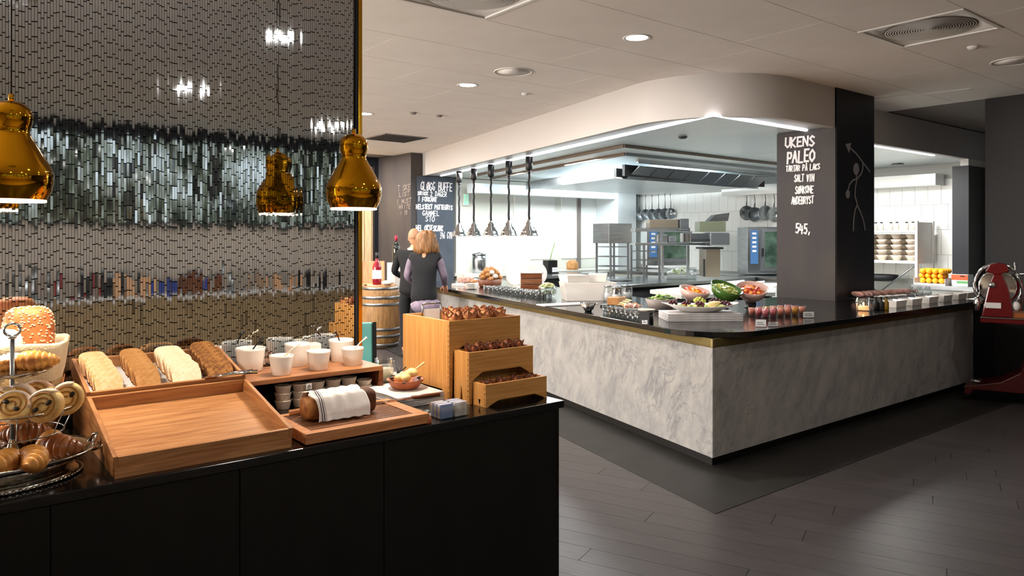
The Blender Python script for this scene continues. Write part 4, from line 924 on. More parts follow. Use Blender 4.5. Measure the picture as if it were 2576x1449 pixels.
# ---------------- kitchen hood ----------------
ZH = ZS-.03; h0 = at(1570, 371, ZH); hA = Vector((h0.x, h0.y, 0)); hL = hA+LD*4.9; hR = Vector((12.2, hA.y+.15, 0))
hd = T('kitchen_hood', 'large steel extraction canopy on the kitchen ceiling', 'extractor hood', (0, 0, 0))
def rail(p, q, wd, z0, z1, m, nm):
    d = (q-p).normalized(); n = Vector((-d.y, d.x, 0))*wd/2; b = MB(); b.prism([(v.x, v.y) for v in (p-n, q-n, q+n, p+n)], z0, z1); return b.build(nm, m, hd)
M['rimbrown'] = mat('rim_brown', '#6f6255', .4, .4)
rail(hA, hL, .03, ZH, ZS+.005, 'rimbrown', 'rim'); rail(hA, hR, .03, ZH, ZS+.005, 'rimbrown', 'rim')
i0 = hA+Vector((.55, .5, 0)); iL = i0+LD*4.4; iR = Vector((12.1, i0.y, 0))
rail(i0, iL, .03, ZH-.02, ZS, 'rimbrown', 'inner_rim'); rail(i0, iR, .04, ZH-.02, ZS, 'steeldk', 'inner_rim')
b = MB(); o_ = [hA, hR, Vector((12.2, i0.y, 0)), i0, iL, hL]; b.prism([(p.x, p.y) for p in o_], ZH+.02, ZH+.03); b.build('steel_panel', 'kceil', hd)
j0 = i0+Vector((.75, .9, 0)); jR = Vector((11.9, j0.y+.1, 0)); jL = j0+LD*3.0
b = MB(); b.prism([(p.x, p.y) for p in (j0, jR, Vector((11.9, jL.y, 0)), jL)], ZH-.2, ZH-.18); b.build('filter_tray', 'kceil', hd)
rail(j0, jR, .03, ZH-.23, ZH-.08, 'steel', 'front_lip'); rail(j0, jL, .03, ZH-.23, ZH-.08, 'steel', 'side_lip')
rail(j0+Vector((.1, -.35, 0)), jR+Vector((0, -.35, 0)), .04, ZH-.02, ZH+.08, 'steel', 'filter_rail')
rail(j0+Vector((.05, -.12, 0)), jR+Vector((0, -.12, 0)), .05, ZH-.2, ZH-.03, 'blackmat', 'slot')
for i in range(8):
    p = j0+Vector((.2+i*.42, -.3, 0)); b = MB(); b.X = Matrix.Translation((p.x, p.y, ZH-.06)) @ Matrix.Rotation(R(-35), 4, 'X'); b.box(0, .4, 0, .3, 0, .01); b.build('filter', 'steeldk', hd)
rail(Vector((h0.x+1.2, YB-.5, 0)), Vector((12.0, YB-.5, 0)), .25, ZH-.28, ZH-.1, 'kceil', 'rear_duct')

# ---------------- heat lamps ----------------
def heat():
    t = T('heat_lamp', '', 'heat lamp', (0, 0, 0), 0, 'chrome heat lamps over the buffet'); L = ZS
    b = MB(); b.lathe([(.045, -.19), (.05, -.185), (.05, 0)], 20, (0, 0, 0)); b.lathe([(.012, -.25), (.03, -.19)], 16); b.build('ceiling_cap', 'black', t)
    b = MB(); b.tube([(.004*math.sin(q*1.3), .004*math.cos(q*1.7), -.22-.68*q/16) for q in range(17)], .016, 10); b.build('cord', 'blackmat', t)
    b = MB(); zb2 = -1.125; b.lathe([(.13, zb2), (.135, zb2+.012), (.118, zb2+.02), (.112, zb2+.055), (.095, zb2+.09), (.08, zb2+.1), (.07, zb2+.13), (.05, zb2+.14), (.045, zb2+.19), (.03, zb2+.2), (.02, zb2+.235)], 36, caps=False); b.build('shade', 'chrome', t)
    b = MB(); b.ell((0, 0, zb2+.03), (.04, .04, .03), 14, 8); b.build('bulb', 'goldin', t); return t
rh = Rep(heat())
for i, (x, y) in enumerate(((1155, 430), (1192, 423), (1235, 413), (1280, 404), (1331, 393))):
    p = at(x, y+1, ZS); rh((p.x, p.y, ZS), 0, 'chrome heat lamp on a black cord, %s from the left' % ORD[i])
    area('heat_lamp_light', (p.x, p.y, ZS-1.13), .16, 8, (1, .86, .72), shape='DISK')

# ---------------- food and dishes on the marble buffet ----------------
GZ = ZT
M['leaf'] = mat('leaf_green', '#5d8a2e', .5, 0, '#9cbf58', 40); M['leafdark'] = mat('leaf_dark', '#2c3a1c', .5); M['salad'] = mat('pale_salad', '#cfd6a8', .6, 0, '#8fa86c', 50, bump=.4)
M['melon'] = mat('melon_orange', '#e88a3c', .4, 0, '#f0b050', 30); M['redfruit'] = mat('red_fruit', '#c23422', .35, 0, '#e06a50', 30); M['pear'] = mat('pear_green', '#c7d08c', .4, 0, '#a2b45c', 30); M['grape'] = mat('dark_grape', '#3a141c', .25, 0, '#5c2430', 20); M['grapeg'] = mat('green_grape', '#a4ae3e', .3, 0, '#c2c65c', 20)
M['coral'] = mat('coral_smoothie', '#f0947c', .3); M['yellow'] = mat('mango_smoothie', '#eda02a', .3); M['redsm'] = mat('berry_smoothie', '#e0707a', .3)
M['meat'] = mat('cured_meat', '#c68a7e', .5, 0, '#ecccc0', 30, (1, 1, 1), .2); M['cheese'] = mat('brown_cheese', '#a9713c', .5, 0, '#c0925c', 12); M['brownroll'] = mat('roll_crust', '#8a5428', .55, 0, '#c28a50', 16, bump=.3); M['rust'] = mat('rust_plate', '#7a4a34', .4)
def pile(parent, name, m, n, rx, ry, z, r, zs=1.0, hgt=.03, flat=.8):
    for i in range(n):
        a = i*2.39996; q = math.sqrt((i+.5)/n); b = MB(); rr = r*rnd.uniform(.8, 1.15); c_ = Vector((rx*q*math.cos(a), ry*q*math.sin(a), z+hgt*(1-q*q)))
        b.X = Matrix.Translation(c_) @ Matrix.Rotation(rnd.uniform(0, 6), 4, 'Z') @ Matrix.Rotation(rnd.uniform(-.7, .7), 4, 'X')
        if name == 'fruit_piece': k_ = rr*.72; b.prism([(-k_, -k_*.8), (k_*.8, -k_), (k_, k_*.7), (.1*k_, k_*1.1), (-k_*.9, k_*.8)], -k_*.7, k_*.8)
        elif name in ('salad_leaf', 'cold_cut', 'vegetable'): b.sheet(lambda u, v: ((u-.5)*rr*2.6, (v-.5)*rr*2.2*math.sin(.4+u*2.4), rr*.35*math.sin(u*6+i)*math.cos(v*5)), 6, 6, .003)
        else: b.ell((0, 0, 0), (rr, rr*rnd.uniform(.7, 1), rr*flat), 9, 6)
        b.build(name, m if isinstance(m, str) else m[i % len(m)], parent)
def fbowl(name, lab, cat, p, r, h, m, tilt=(0, 0), stand=0):
    t = T(name, lab, cat, p); t.rotation_euler = (tilt[0], tilt[1], 0); b = MB(); b.lathe([(r*.4, 0), (r*.45, .004), (r*.8, h*.45), (r, h), (r*.96, h), (r*.76, h*.5), (r*.4, .02), (.001, .02)], 40); b.build('body', m, t); return t
# tilted fruit bowls on a small glass riser row
def behind(x, y, z=GZ): return at(x, y, z)
g1 = fbowl('fruit_bowl', 'blush bowl of orange melon pieces, left of the green bowl', 'bowl', at(1748, 782, GZ)+Vector((.12, .12, .07)), .145, .12, 'pinkware', (R(14), 0)); pile(g1, 'fruit_piece', ['melon', 'melon', 'redfruit', 'yellow'], 26, .11, .1, .085, .022, hgt=.03)
g2 = fbowl('fruit_bowl', 'dark green bowl of pale green fruit pieces, in the middle', 'bowl', at(1824, 782, GZ)+Vector((.12, .12, .08)), .153, .14, 'greenware', (R(24), 0)); pile(g2, 'fruit_piece', ['pear', 'pear', 'grapeg'], 30, .12, .11, .1, .024, hgt=.03)
g3 = fbowl('fruit_bowl', 'blush bowl of orange and red fruit beside the dark pillar', 'bowl', at(1898, 778, GZ)+Vector((.12, .12, .07)), .15, .13, 'pinkware', (R(16), R(-16))); pile(g3, 'fruit_piece', ['melon', 'redfruit', 'redfruit'], 26, .11, .1, .09, .024, hgt=.03)
for k, (gg, r) in enumerate(((g1, .07), (g2, .07), (g3, .07))):
    q = gg.location; t = T('bowl_stand', 'low dark stand under the %s fruit bowl' % ('left', 'middle', 'right')[k], 'stand', (q.x, q.y, GZ)); b = MB(); b.lathe([(.06, 0), (.062, .006), (.05, .01), (.05, q.z-GZ-.015), (.06, q.z-GZ-.004)], 24); b.build('body', 'black', t)
# platter on folded cloths
pc = at(1797, 808, GZ); pc.y += .12
rzp = R(-36)
for k in range(3):
    b = MB(); b.X = Matrix.Translation((0, 0, 0)); b.sheet(lambda u, v, k=k: (-.30+.60*u, -.16+.32*v, .017+.0025*math.sin(u*7+k*2)*math.sin(v*9)), 16, 8, .004); b.box(-.297, .297, -.157, .157, .002, .017)
    o = b.build('folded_cloth', 'linen'); o.location = (pc.x, pc.y+.02, GZ+.021*k); o.rotation_euler = (0, 0, rzp); tag(o, ('bottom', 'middle', 'top')[k]+' of three folded white cloths under the fruit platter', 'cloth', 'folded cloths under the fruit platter')
pp = T('fruit_platter', 'large oval white platter heaped with grapes and fruit on folded cloths', 'platter', (pc.x, pc.y+.02, GZ+.066), rzp)
b = MB(); b.lathe([(.12, 0), (.16, .005), (.27, .045), (.315, .062), (.305, .062), (.25, .045), (.13, .012), (.001, .012)], 56, sy=.6, wave=lambda k, a: (0, .012*math.cos(2*a) if k in (2, 3, 4, 5) else 0)); b.build('body', 'white', pp)
def grp(nm, m, cx, cy, n, rad_, r, z=.05):
    for i in range(n): a = i*2.4; q = rad_*math.sqrt((i+.4)/n); b = MB(); b.ell((cx+q*math.cos(a), cy+q*math.sin(a)*.9, z+.028*(1-i/n)), (r, r, r), 10, 6); b.build(nm, m, pp)
grp('grape', 'grape', -.22, 0, 9, .035, .0125, .055); grp('grape', 'grape', -.12, -.03, 11, .04, .0125); grp('grape', 'grape', -.02, -.06, 12, .045, .0125); grp('grape', 'grape', .14, .04, 16, .06, .0125, .065); grp('grape', 'grape', .2, -.02, 14, .05, .0125)
grp('green_grape', 'grapeg', .01, .05, 14, .045, .0125, .075)
for i in range(10): b = MB(); a = i*.62; b.X = Matrix.Translation((-.18+.036*i, -.07+.02*math.sin(a*3), .05)) @ Matrix.Rotation(a, 4, 'Z') @ Matrix.Rotation(R(60), 4, 'X'); b.ell((0, 0, 0), (.04, .012, .022), 12, 8); b.build('melon_slice', 'melon' if i % 3 == 1 else 'pear', pp)
for i in range(4): b = MB(); b.X = Matrix.Translation((.06+.012*i, -.085, .05+.01*i)) @ Matrix.Rotation(R(8), 4, 'Z'); b.ell((0, 0, 0), (.055, .026, .01), 14, 8); b.build('pear_slice', 'butter', pp)
# smoothie glasses
def tumbler(m, fillm, r=.03, h=.075):
    t = T('tumbler', '', 'glass'); b = MB(); b.lathe([(r*.8, 0), (r, h), (r*.95, h), (r*.76, .006), (.001, .006)], 20); b.build('body', m, t); b = MB(); b.lathe([(r*.74, .0065), (r*.93, h*.93), (.001, h*.94)], 18); b.build('drink', fillm, t); return t
rt = {k: Rep(tumbler('glass', k)) for k in ('coral', 'yellow', 'redsm')}
cols = ['redsm', 'redsm', 'coral', 'coral', 'yellow', 'coral']
a_, b2_ = at(1926, 800, GZ), at(2018, 792, GZ)
for row in range(3):
    for i in range(6):
        p = a_.lerp(b2_, i/5)+Vector((.055*row*.35, .078*row, 0)); k = cols[(i+row) % 6] if row else cols[i]
        rt[k](p, 0, '%s smoothie in a small glass, %s row, %s from the left' % ({'redsm': 'berry red', 'coral': 'coral', 'yellow': 'yellow'}[k], ('front', 'middle', 'back')[row], ORD[i]), 'smoothie glasses')
def labelst(p, rz, lab, w_=.07, h_=.05):
    t = T('label_holder', lab, 'sign', p, rz); b = MB(); b.box(-w_/2, w_/2, -.015, .015, 0, .004); b.box(-w_/2, w_/2, -.001, .003, .004, h_); b.build('holder', 'glass', t); b = MB(); b.box(-w_/2+.004, w_/2-.004, -.0035, -.0015, .006, h_-.004); b.build('card', 'paper', t)
    b = MB()
    for k in range(2): b.box(-w_/2+.012, w_/2-.014-.01*k, -.0042, -.0036, .018+k*.014, .022+k*.014)
    b.build('lettering', 'darkgrey', t)
labelst(at(2034, 800, GZ), R(-30), 'small label holder right of the smoothie glasses', .1, .055); labelst(at(1914, 823, GZ), R(-50), 'silver label holder at the counter corner, left one', .08, .06); labelst(at(1945, 822, GZ), R(-30), 'silver label holder at the counter corner, right one', .08, .04)
# candle and bottles beside the pillar
cn = T('candle_glass', 'glowing candle in a ribbed glass at the foot of the pillar', 'candle', at(2172, 782, GZ)); b = MB(); b.lathe([(.05, 0), (.055, .004), (.06, .12), (.056, .12), (.05, .008), (.001, .008)], 28); b.build('body', 'glass', cn)
M['flame'] = mat('flame', '#ffffff', .5, emit='#ffb060', es=30); M['wax'] = mat('wax', '#f4d9b0', .5, emit='#ffb070', es=1.2); b = MB(); b.cyl(0, 0, .0085, .045, .045, 20); b.build('wax', 'wax', cn); b = MB(); b.ell((0, 0, .062), (.007, .007, .015), 10, 8); b.build('flame', 'flame', cn)
area('candle_light', cn.location+Vector((-.0, -.0, .14)), .03, 1.6, (1, .6, .3), rot=(PI, 0, 0))
tl_ = T('tea_light', 'small glowing tea light against the pillar base', 'candle', at(2132, 758, GZ)+Vector((-.0, -.1, 0))); b = MB(); b.lathe([(.02, 0), (.02, .016), (.001, .016)], 16); b.build('cup', 'chrome', tl_); b = MB(); b.ell((0, 0, .026), (.005, .005, .01), 8, 6); b.build('flame', 'flame', tl_)
area('candle_light', tl_.location+Vector((0, 0, .05)), .02, .8, (1, .6, .3), rot=(PI, 0, 0))
for i, (x, m) in enumerate(((2203, 'black'), (2216, 'darkgrey'), (2229, 'yellow2'))):
    M['yellow2'] = mat('oil', '#8a6a1e', .2); t = T('oil_bottle', ('black', 'dark grey', 'amber')[i]+' oil bottle right of the candle', 'bottle', at(x, 780, GZ), 0, 'oil bottles'); b = MB(); b.lathe([(.022, 0), (.024, .004), (.024, .07), (.01, .09), (.009, .105), (.012, .11)], 18); b.build('body', m, t); b = MB(); b.cyl(0, 0, .11, .122, .011, 12); b.build('stopper', 'black', t)

# left arm of the buffet
def boxdish(p, rz, sx, sy, h, m, lab, name='serving_dish', cat='dish'):
    t = T(name, lab, cat, p, rz); b = MB(); q = .12
    def ring(f, z): return [(-sx/2*f, -sy/2*f, z), (sx/2*f, -sy/2*f, z), (sx/2*f, sy/2*f, z), (-sx/2*f, sy/2*f, z)]
    vs = ring(.88, 0)+ring(1, h)+ring(.96, h)+ring(.84, .01); fs = [(0, 3, 2, 1)]+[(i, (i+1) % 4, 4+(i+1) % 4, 4+i) for i in range(4)]+[(4+i, 4+(i+1) % 4, 8+(i+1) % 4, 8+i) for i in range(4)]+[(8+i, 8+(i+1) % 4, 12+(i+1) % 4, 12+i) for i in range(4)]+[(12, 13, 14, 15)]
    b.add(vs, fs); b.build('body', m, t, bev=.004); return t
LZ = math.atan2(LD.y, LD.x)
def on(x, y): return at(x, y, GZ)
bowl = T('salad_bowl', 'large oval grey stoneware bowl of salad by the black stand', 'bowl', on(1672, 785)+Vector((.1, .12, 0)), R(10)); b = MB(); b.lathe([(.11, 0), (.13, .01), (.17, .11), (.165, .11), (.12, .02), (.001, .02)], 40, sx=1.0, sy=.8); b.build('body', 'stoneware', bowl); pile(bowl, 'salad_leaf', ['leaf', 'salad', 'leaf', 'leafdark'], 30, .14, .1, .1, .026, hgt=.03, flat=.5)
bs = T('dish_stand', 'small black stand with a flat dish, at the counter edge', 'stand', on(1632, 812)+Vector((.03, .05, 0)), R(20)); b = MB(); b.box(-.06, .06, -.045, .045, .075, .085); b.box(.035, .05, -.04, .04, 0, .075); b.box(-.05, -.035, -.04, .04, 0, .075); b.build('body', 'black', bs); b = MB(); b.lathe([(.05, .085), (.07, .1), (.066, .1), (.001, .09)], 24); b.build('dish', 'cupware', bs)
labelst(on(1622, 817), R(-60), 'white price card under the small black stand', .05, .04)
# sliced brown cheese boards
sb = T('cheese_board', 'dark board of sliced brown cheese behind the small glasses', 'cutting board', on(1545, 772)+Vector((.22, .18, 0)), R(35)); b = MB(); b.box(-.3, .3, -.11, .11, 0, .016); b.build('board', 'black', sb)
for i in range(3):
    b = MB(); b.box(-.26+.18*i, -.11+.18*i, -.06, .05, .016, .085-.012*i); b.build('cheese_block', 'cheese', sb, bev=.004)
    for k in range(3): b = MB(); b.X = Matrix.Translation((-.19+.18*i, -.075-.01*k, .017+.006*k)) @ Matrix.Rotation(R(6*k), 4, 'X'); b.box(-.07, .05, -.03, .03, 0, .004); b.build('cheese_slice', 'butter', sb)
mp_ = T('meat_plate', 'plate of rolled cold cuts beside the cheese board', 'plate', on(1592, 782)+Vector((.1, .1, 0)), 0); b = MB(); b.lathe([(.06, 0), (.11, .012), (.105, .014), (.001, .006)], 32); b.build('body', 'white', mp_); pile(mp_, 'cold_cut', ['meat', 'meat', 'cheese'], 20, .08, .07, .022, .024, hgt=.025)
for i, (x, y) in enumerate(((1574, 770), (1596, 775), (1622, 768))):
    jar_p = on(x, y)+Vector((.2, .42, 0)); t = T('storage_jar', 'tall clear storage jar behind the cheese board, %s from the left' % ORD[i], 'jar', jar_p, 0, 'storage jars behind the cheese board'); b = MB(); b.lathe([(.05, 0), (.055, .01), (.055, .13), (.045, .15), (.05, .155), (.042, .155), (.05, .13), (.05, .012), (.001, .012)], 24); b.build('body', 'glass', t); b = MB(); b.lathe([(.048, .013), (.048, .09), (.001, .095)], 20); b.build('filling', 'linen', t); b = MB(); b.lathe([(.052, .156), (.054, .17), (.001, .175)], 20); b.build('lid', 'steel', t)
mb = T('metal_bowl', 'small shiny metal bowl at the counter edge by the white dishes', 'bowl', on(1478, 786)+Vector((.06, .05, 0))); b = MB(); b.lathe([(.03, 0), (.045, .02), (.08, .08), (.077, .08), (.04, .022), (.001, .015)], 32); b.build('body', 'chrome', mb)
rgl = Rep(tumbler('glass', 'glass', .028, .07)); k = 0
for j in range(2):
    for i in range(9):
        p = on(1600, 811).lerp(on(1508, 790), i/8)-LN*(.06+.075*j); k += 1; rgl(p, 0, 'small empty glass by the cheese board, %s row, %s from the camera end' % (('front', 'back')[j], ORD[i]), 'small empty glasses by the cheese board')
for j in range(3):
    for i in range(12):
        p = on(1338, 751).lerp(on(1210, 733), i/11)-LN*(.06+.08*j); rgl(p, 0, 'small empty glass left of the white dishes, %s row, %s from the camera end' % (('front', 'middle', 'back')[j], ORD[i]), 'small empty glasses left of the white dishes')
# big white dishes
dc = on(1415, 757)-LN*.3
d1 = boxdish(dc, LZ-PI/2+R(-20), .56, .34, .19, 'white', 'large deep white rectangular dish, at the bottom of the dish pile')
d2 = boxdish(dc+Vector((-.12, .08, .192)), LZ-PI/2+R(-5), .26, .24, .075, 'white', 'small white dish on the left of the large deep dish'); d3 = boxdish(dc+Vector((.14, -.02, .192)), LZ-PI/2+R(-35), .2, .2, .085, 'white', 'small white dish on the right of the large deep dish')
pl_ = T('folded_napkins', 'flat white folded napkins in front of the large deep dish', 'cloth', on(1400, 768)-LN*.12, LZ-PI/2); b = MB(); b.box(-.3, .3, -.09, .09, 0, .012); b.build('body', 'linen', pl_, bev=.004)
sv = T('salad_vase', 'round glass bowl of pale shredded salad beside the white dishes', 'bowl', on(1345, 748)-LN*.16); b = MB(); b.lathe([(.06, 0), (.1, .04), (.105, .12), (.1, .12), (.09, .04), (.001, .01)], 32); b.build('body', 'glass', sv); pile(sv, 'salad_leaf', ['salad', 'cream2', 'salad'], 26, .075, .075, .1, .028, hgt=.05); pile(sv, 'salad_leaf', ['salad'], 8, .06, .06, .04, .03, hgt=.02)
# plate crate, leaning plates, bread
pc2 = on(1281, 733)-LN*.3
t = T('plate_crate', 'slatted dark wooden crate with a white napkin hanging over it', 'crate', pc2, R(-38)); 
for k in range(3): b = MB(); b.box(-.13, .13, -.1, .1, .02+.07*k, .08+.07*k); b.build('slat', 'teakdark' if k != 1 else 'boarddark', t, bev=.003)
for x in (-.12, .10): b = MB(); b.box(x, x+.02, -.09, .09, 0, .0195); b.build('foot', 'teakdark', t)
b = MB(); b.box(-.14, .14, -.11, .11, .221, .24); b.box(.132, .15, -.1, .1, .03, .24); b.build('napkin', 'linen', t)
def leanplate(p, r, tilt, rz, lab, m='white'):
    t = T('leaning_plate', lab, 'plate', p, 0, 'large white plates leaning upright'); t.rotation_euler = (tilt, 0, rz); b = MB(); b.X = Matrix.Translation((0, 0, r)) @ Matrix.Rotation(PI/2, 4, 'X'); b.lathe([(.001, 0), (r*.6, .002), (r*.95, .02), (r, .024), (r*.97, .03), (r*.6, .012), (.001, .012)], 40); b.build('body', m, t); return t
leanplate(pc2+Vector((.25, .22, .03)), .17, R(-18), R(-25), 'large white plate leaning behind the dark crate'); leanplate(on(1232, 716)-LN*.45, .21, R(-25), R(-50), 'large white plate leaning left of the dark crate, upper one'); leanplate(on(1248, 722)-LN*.28, .15, R(-30), R(-60), 'large white plate leaning left of the dark crate, lower one')
bb_ = T('bread_basket', 'brown basket of rolls at the left end of the buffet', 'basket', on(1190, 722)-LN*.25, R(15)); b = MB(); b.lathe([(.16, 0), (.17, .01), (.2, .1), (.19, .1), (.15, .015), (.001, .012)], 28, sy=.75, wave=lambda k, a: (.004*math.sin(24*a), 0)); b.build('body', 'rust', bb_)
for i in range(22): a = i*2.4; q = math.sqrt((i+.5)/22); b = MB(); b.X = Matrix.Translation((.15*q*math.cos(a), .11*q*math.sin(a), .1+.14*(1-q*q))) @ Matrix.Rotation(a, 4, 'Z'); b.ell((0, 0, 0), (.055, .035, .033), 12, 8); b.build('roll', ('brownroll', 'cheese', 'brownroll', 'sugar')[i % 4], bb_)
hm = T('ham_board', 'board with cured ham and cold cuts before the person in the vest', 'cutting board', on(1140, 722)-LN*.34+LD*.3, R(30)); b = MB(); b.box(-.25, .2, -.14, .14, 0, .03); b.build('board', 'sugar', hm, bev=.004)
b = MB(); b.ell((-.05, .02, .1), (.19, .1, .075), 20, 12); b.build('ham', 'meat', hm); pile(hm, 'cold_cut', ['meat', 'linen', 'meat', 'cheese'], 20, .18, .11, .04, .035, hgt=.05, flat=.5)
ph = T('plate_pile', 'pile of small white dishes and napkins between ham and rolls', 'dishes', on(1160, 728)-LN*.14); 
for k in range(6): b = MB(); z = .012*k; b.lathe([(.04, z), (.08, z+.012), (.078, z+.014), (.001, z+.006)], 24); b.build('dish', 'white', ph)
# right arm: meats and white dishes
mt = T('meat_tray', 'steel tray of sliced cured meat on the right part of the buffet', 'tray', at(2285, 748, GZ)+Vector((-.3, .12, 0)), R(-8)); b = MB(); b.box(-.55, .45, -.14, .16, 0, .02); b.build('body', 'steel', mt, bev=.004)
for i in range(26): b = MB(); b.X = Matrix.Translation((-.5+.037*i, -.02+.03*math.sin(i*1.7), .062)) @ Matrix.Rotation(R(62), 4, 'Y') @ Matrix.Rotation(.1*math.sin(i), 4, 'X'); b.ell((0, 0, 0), (.032, .08, .006), 14, 6); b.build('meat_slice', 'meat', mt)
for i, x in enumerate((2250, 2290, 2332, 2368, 2405, 2428)):
    p = at(x, 771-i*1.0, GZ); p.y = CM.y+.14; d = ray(x, 770); p.x = d.x*p.y/d.y
    boxdish(p, 0, .22, .14, .065, 'white', 'small white dish along the right edge of the buffet, %s from the left' % ORD[i]).__setitem__('group', 'white dishes at the right edge of the buffet')
    if i < 5: labelst(p+Vector((.17, -.02, 0)), 0, 'small black label holder after the %s white dish at the right edge' % ORD[i], .05, .06)

# ---------------- kitchen furniture ----------------
def table(name, lab, pts, m='steel', body='blackmat', z=.9):
    pts = [Vector((p[0], p[1], 0)) for p in pts]; c_ = sum(pts, Vector())/len(pts); t = T(name, lab, 'worktable', (c_.x, c_.y, 0)); q = [(p.x-c_.x, p.y-c_.y) for p in pts]
    b = MB(); b.prism(q, z-.05, z); b.build('worktop', m, t, bev=.003); b = MB(); b.prism([(x*.9, y*.9) for x, y in q], .1, z-.05); b.build('cabinet', body, t)
    for x, y in q: b = MB(); b.cyl(x*.82, y*.82, 0, .1, .025, 10); b.build('leg', 'steeldk', t)
    return t
table('worktable', 'steel worktable with clipped corner behind the buffet', [at(1454, 702, .9), at(1530, 719, .9), at(1795, 705, .9), at(1900, 697, .9), (11.3, 8.9), (9.2, 9.4)], 'steel')
table('worktable', 'far steel worktable near the left kitchen wall', [at(1315, 690, .9), at(1352, 697, .9), at(1528, 684, .9), (11.1, 11.0), (9.2, 11.15)], 'steel')
table('worktable', 'white-topped worktable right behind the fruit bowls', [at(1635, 729, .9), at(1714, 742, .9), at(1950, 735, .9), at(1955, 712, .9), (9.4, 6.9)], 'kwall')
for i, (x, y) in enumerate(((1880, 712), (1915, 725))):
    p = at(x, y, .9); t = T('white_tray', ('farther', 'nearer')[i]+' flat white tray on the white-topped worktable', 'tray', p, R(10), 'white trays'); b = MB(); b.box(-.35, .3, -.15, .2, 0, .012); b.box(-.35, .3, -.15, -.13, .012, .03); b.box(-.35, .3, .18, .2, .012, .03); b.build('body', 'white', t, bev=.003)
# wall counters below the back walls
b = MB(); b.box(7.9, XW-.01, YB-.62, YB-.02, .86, .92); t = tag(b.build('wall_counter', 'kwall'), 'long pale counter along the back kitchen wall', 'counter'); b = MB(); b.box(8.4, XW-.05, YB-.55, YB-.05, 0, .86); b.build('cabinet', 'kwall', t)
RXc = XW-.12; yL = atx(2196, 575, RXc-.3).y+.35; yR = atx(2328, 560, RXc-.3).y
for i, (ya, yb) in enumerate(((yR-.95, yR-.06), (yL+.08, YB-.7))):
    b = MB(); b.box(XW-1.05, XW-.02, ya, yb, .84, .9); t = tag(b.build('wall_counter', 'steel'), ('short steel counter under the oranges at the right end', 'long steel counter below the ovens')[i], 'counter'); b = MB(); b.box(XW-1.0, XW-.05, ya+.03, yb-.03, 0, .84); b.build('cabinet', 'kwall', t)
# pale partition strips on the back wall
for i, (x0, x1) in enumerate(((1452, 1460), (1517, 1527))):
    a_, b_2 = aty(x0, 600, YB-.03), aty(x1, 600, YB-.03); b = MB(); b.box(a_.x, b_2.x, YB-.05, YB, .92, ZS); o = st(b.build('trim_%d' % (9+i), 'gapdark')); o['label'] = ('left', 'right')[i]+' narrow grey wall strip on the back kitchen wall'
c1, c2 = aty(1530, 600, YB-.4), aty(1575, 600, YB-.4); b = MB(); b.box(c1.x, c2.x, YB-.7, YB-.02, .0, ZS); o = st(b.build('column', 'kceil')); o['label'] = 'steel-clad column in the back corner of the kitchen'
for i, (x, w_) in enumerate(((9.4, 1.1), (10.7, 1.1))): b = MB(); b.box(x, x+w_, YB-.02, YB-.001, 1.15, 2.5); b.build('wall_panel', 'tile', bpy.data.objects['wall_back_kitchen'])
ex = T('exit_sign', 'small green emergency exit sign on the white kitchen wall', 'sign', aty(1172, 502, YB-.03)); M['exit'] = mat('exit_green', '#8fd0b0', .5, emit='#9fdcc0', es=.5); b = MB(); b.box(-.07, .07, -.01, .01, -.12, .12); b.build('body', 'fit', ex); b = MB(); b.box(-.055, .055, -.014, -.01, -.1, .1); b.build('panel', 'exit', ex); b = MB(); b.box(-.012, .012, -.017, -.014, -.04, .05); b.ell((0, -.0155, .07), (.016, .003, .018), 8, 6); b.build('figure', 'paper', ex)

# steel racks standing on the clipped-corner table
def frame_rack(p, W, Dp, Hh, rungs, lab, box_=None, rz=0):
    t = T('steel_rack', lab, 'rack', p, rz)
    for x in (0, W):
        for y in (0, Dp): b = MB(); b.box(x-.014, x+.014, y-.014, y+.014, 0, Hh); b.build('leg', 'steeldk', t)
    for z in rungs: b = MB(); b.box(.0141, W-.0141, -.008, .008, z-.008, z+.008); b.box(.0141, W-.0141, Dp-.008, Dp+.008, z-.008, z+.008); b.box(-.008, .008, .0141, Dp-.0141, z-.008, z+.008); b.box(W-.008, W+.008, .0141, Dp-.0141, z-.008, z+.008); b.build('rung', 'steeldk', t)
    if box_: b = MB(); b.box(-.06, W+.06, -.03, Dp+.03, Hh, Hh+box_); b.build('steel_box', 'steel', t, bev=.004)
    return t
pr = at(1536, 700, .9); dd = 1/FPX*pr.to_2d().dot(Vector((math.sin(YAW), math.cos(YAW))))
frame_rack(pr, 56*dd, .4, 88*dd, [.2, .37, .54], 'steel rack with a plain box on top, left of the pass shelf', 50*dd, R(-8))
pr2 = at(1612, 700, .9)+Vector((.25, .15, 0)); frame_rack(pr2, 52*dd, .35, 84*dd, [.15, .3, .46], 'open steel rack below the pass shelf', None, R(-8))
# pass shelf with heated gantry
D1 = 11.2; ps = T('pass_shelf', 'two-level steel pass shelf above the worktable', 'shelf', (0, 0, 0))
def pbox(x0, y0, x1, y1, D, dep, m, nm, par, bev=.003, sh=1):
    a = atd(x0, y0, D); c_ = atd(x1, y1, D); rx = Vector((math.cos(YAW), -math.sin(YAW), 0)); W = (c_-a).to_2d().length; X = Matrix.Translation((a.x, a.y, c_.z)) @ Matrix.Rotation(-YAW, 4, 'Z'); b = MB(); b.X = X; b.box(0, W, 0, dep, 0, a.z-c_.z); return b.build(nm, m, par, bev)
pbox(1597, 574, 1736, 582, D1, .4, 'steel', 'upper_shelf', ps); pbox(1597, 611, 1786, 617, D1, .4, 'steel', 'lower_shelf', ps)
for x in (1662, 1735): pbox(x, 582, x+6, 611, D1+.02, .04, 'steeldk', 'post', ps)
for x in (1664, 1728): pbox(x, 617, x+6, 700, D1+.02, .04, 'steel', 'post', ps)
gr = T('gantry_box', 'long bronze-fronted steel box on the pass shelf', 'appliance', (0, 0, 0))
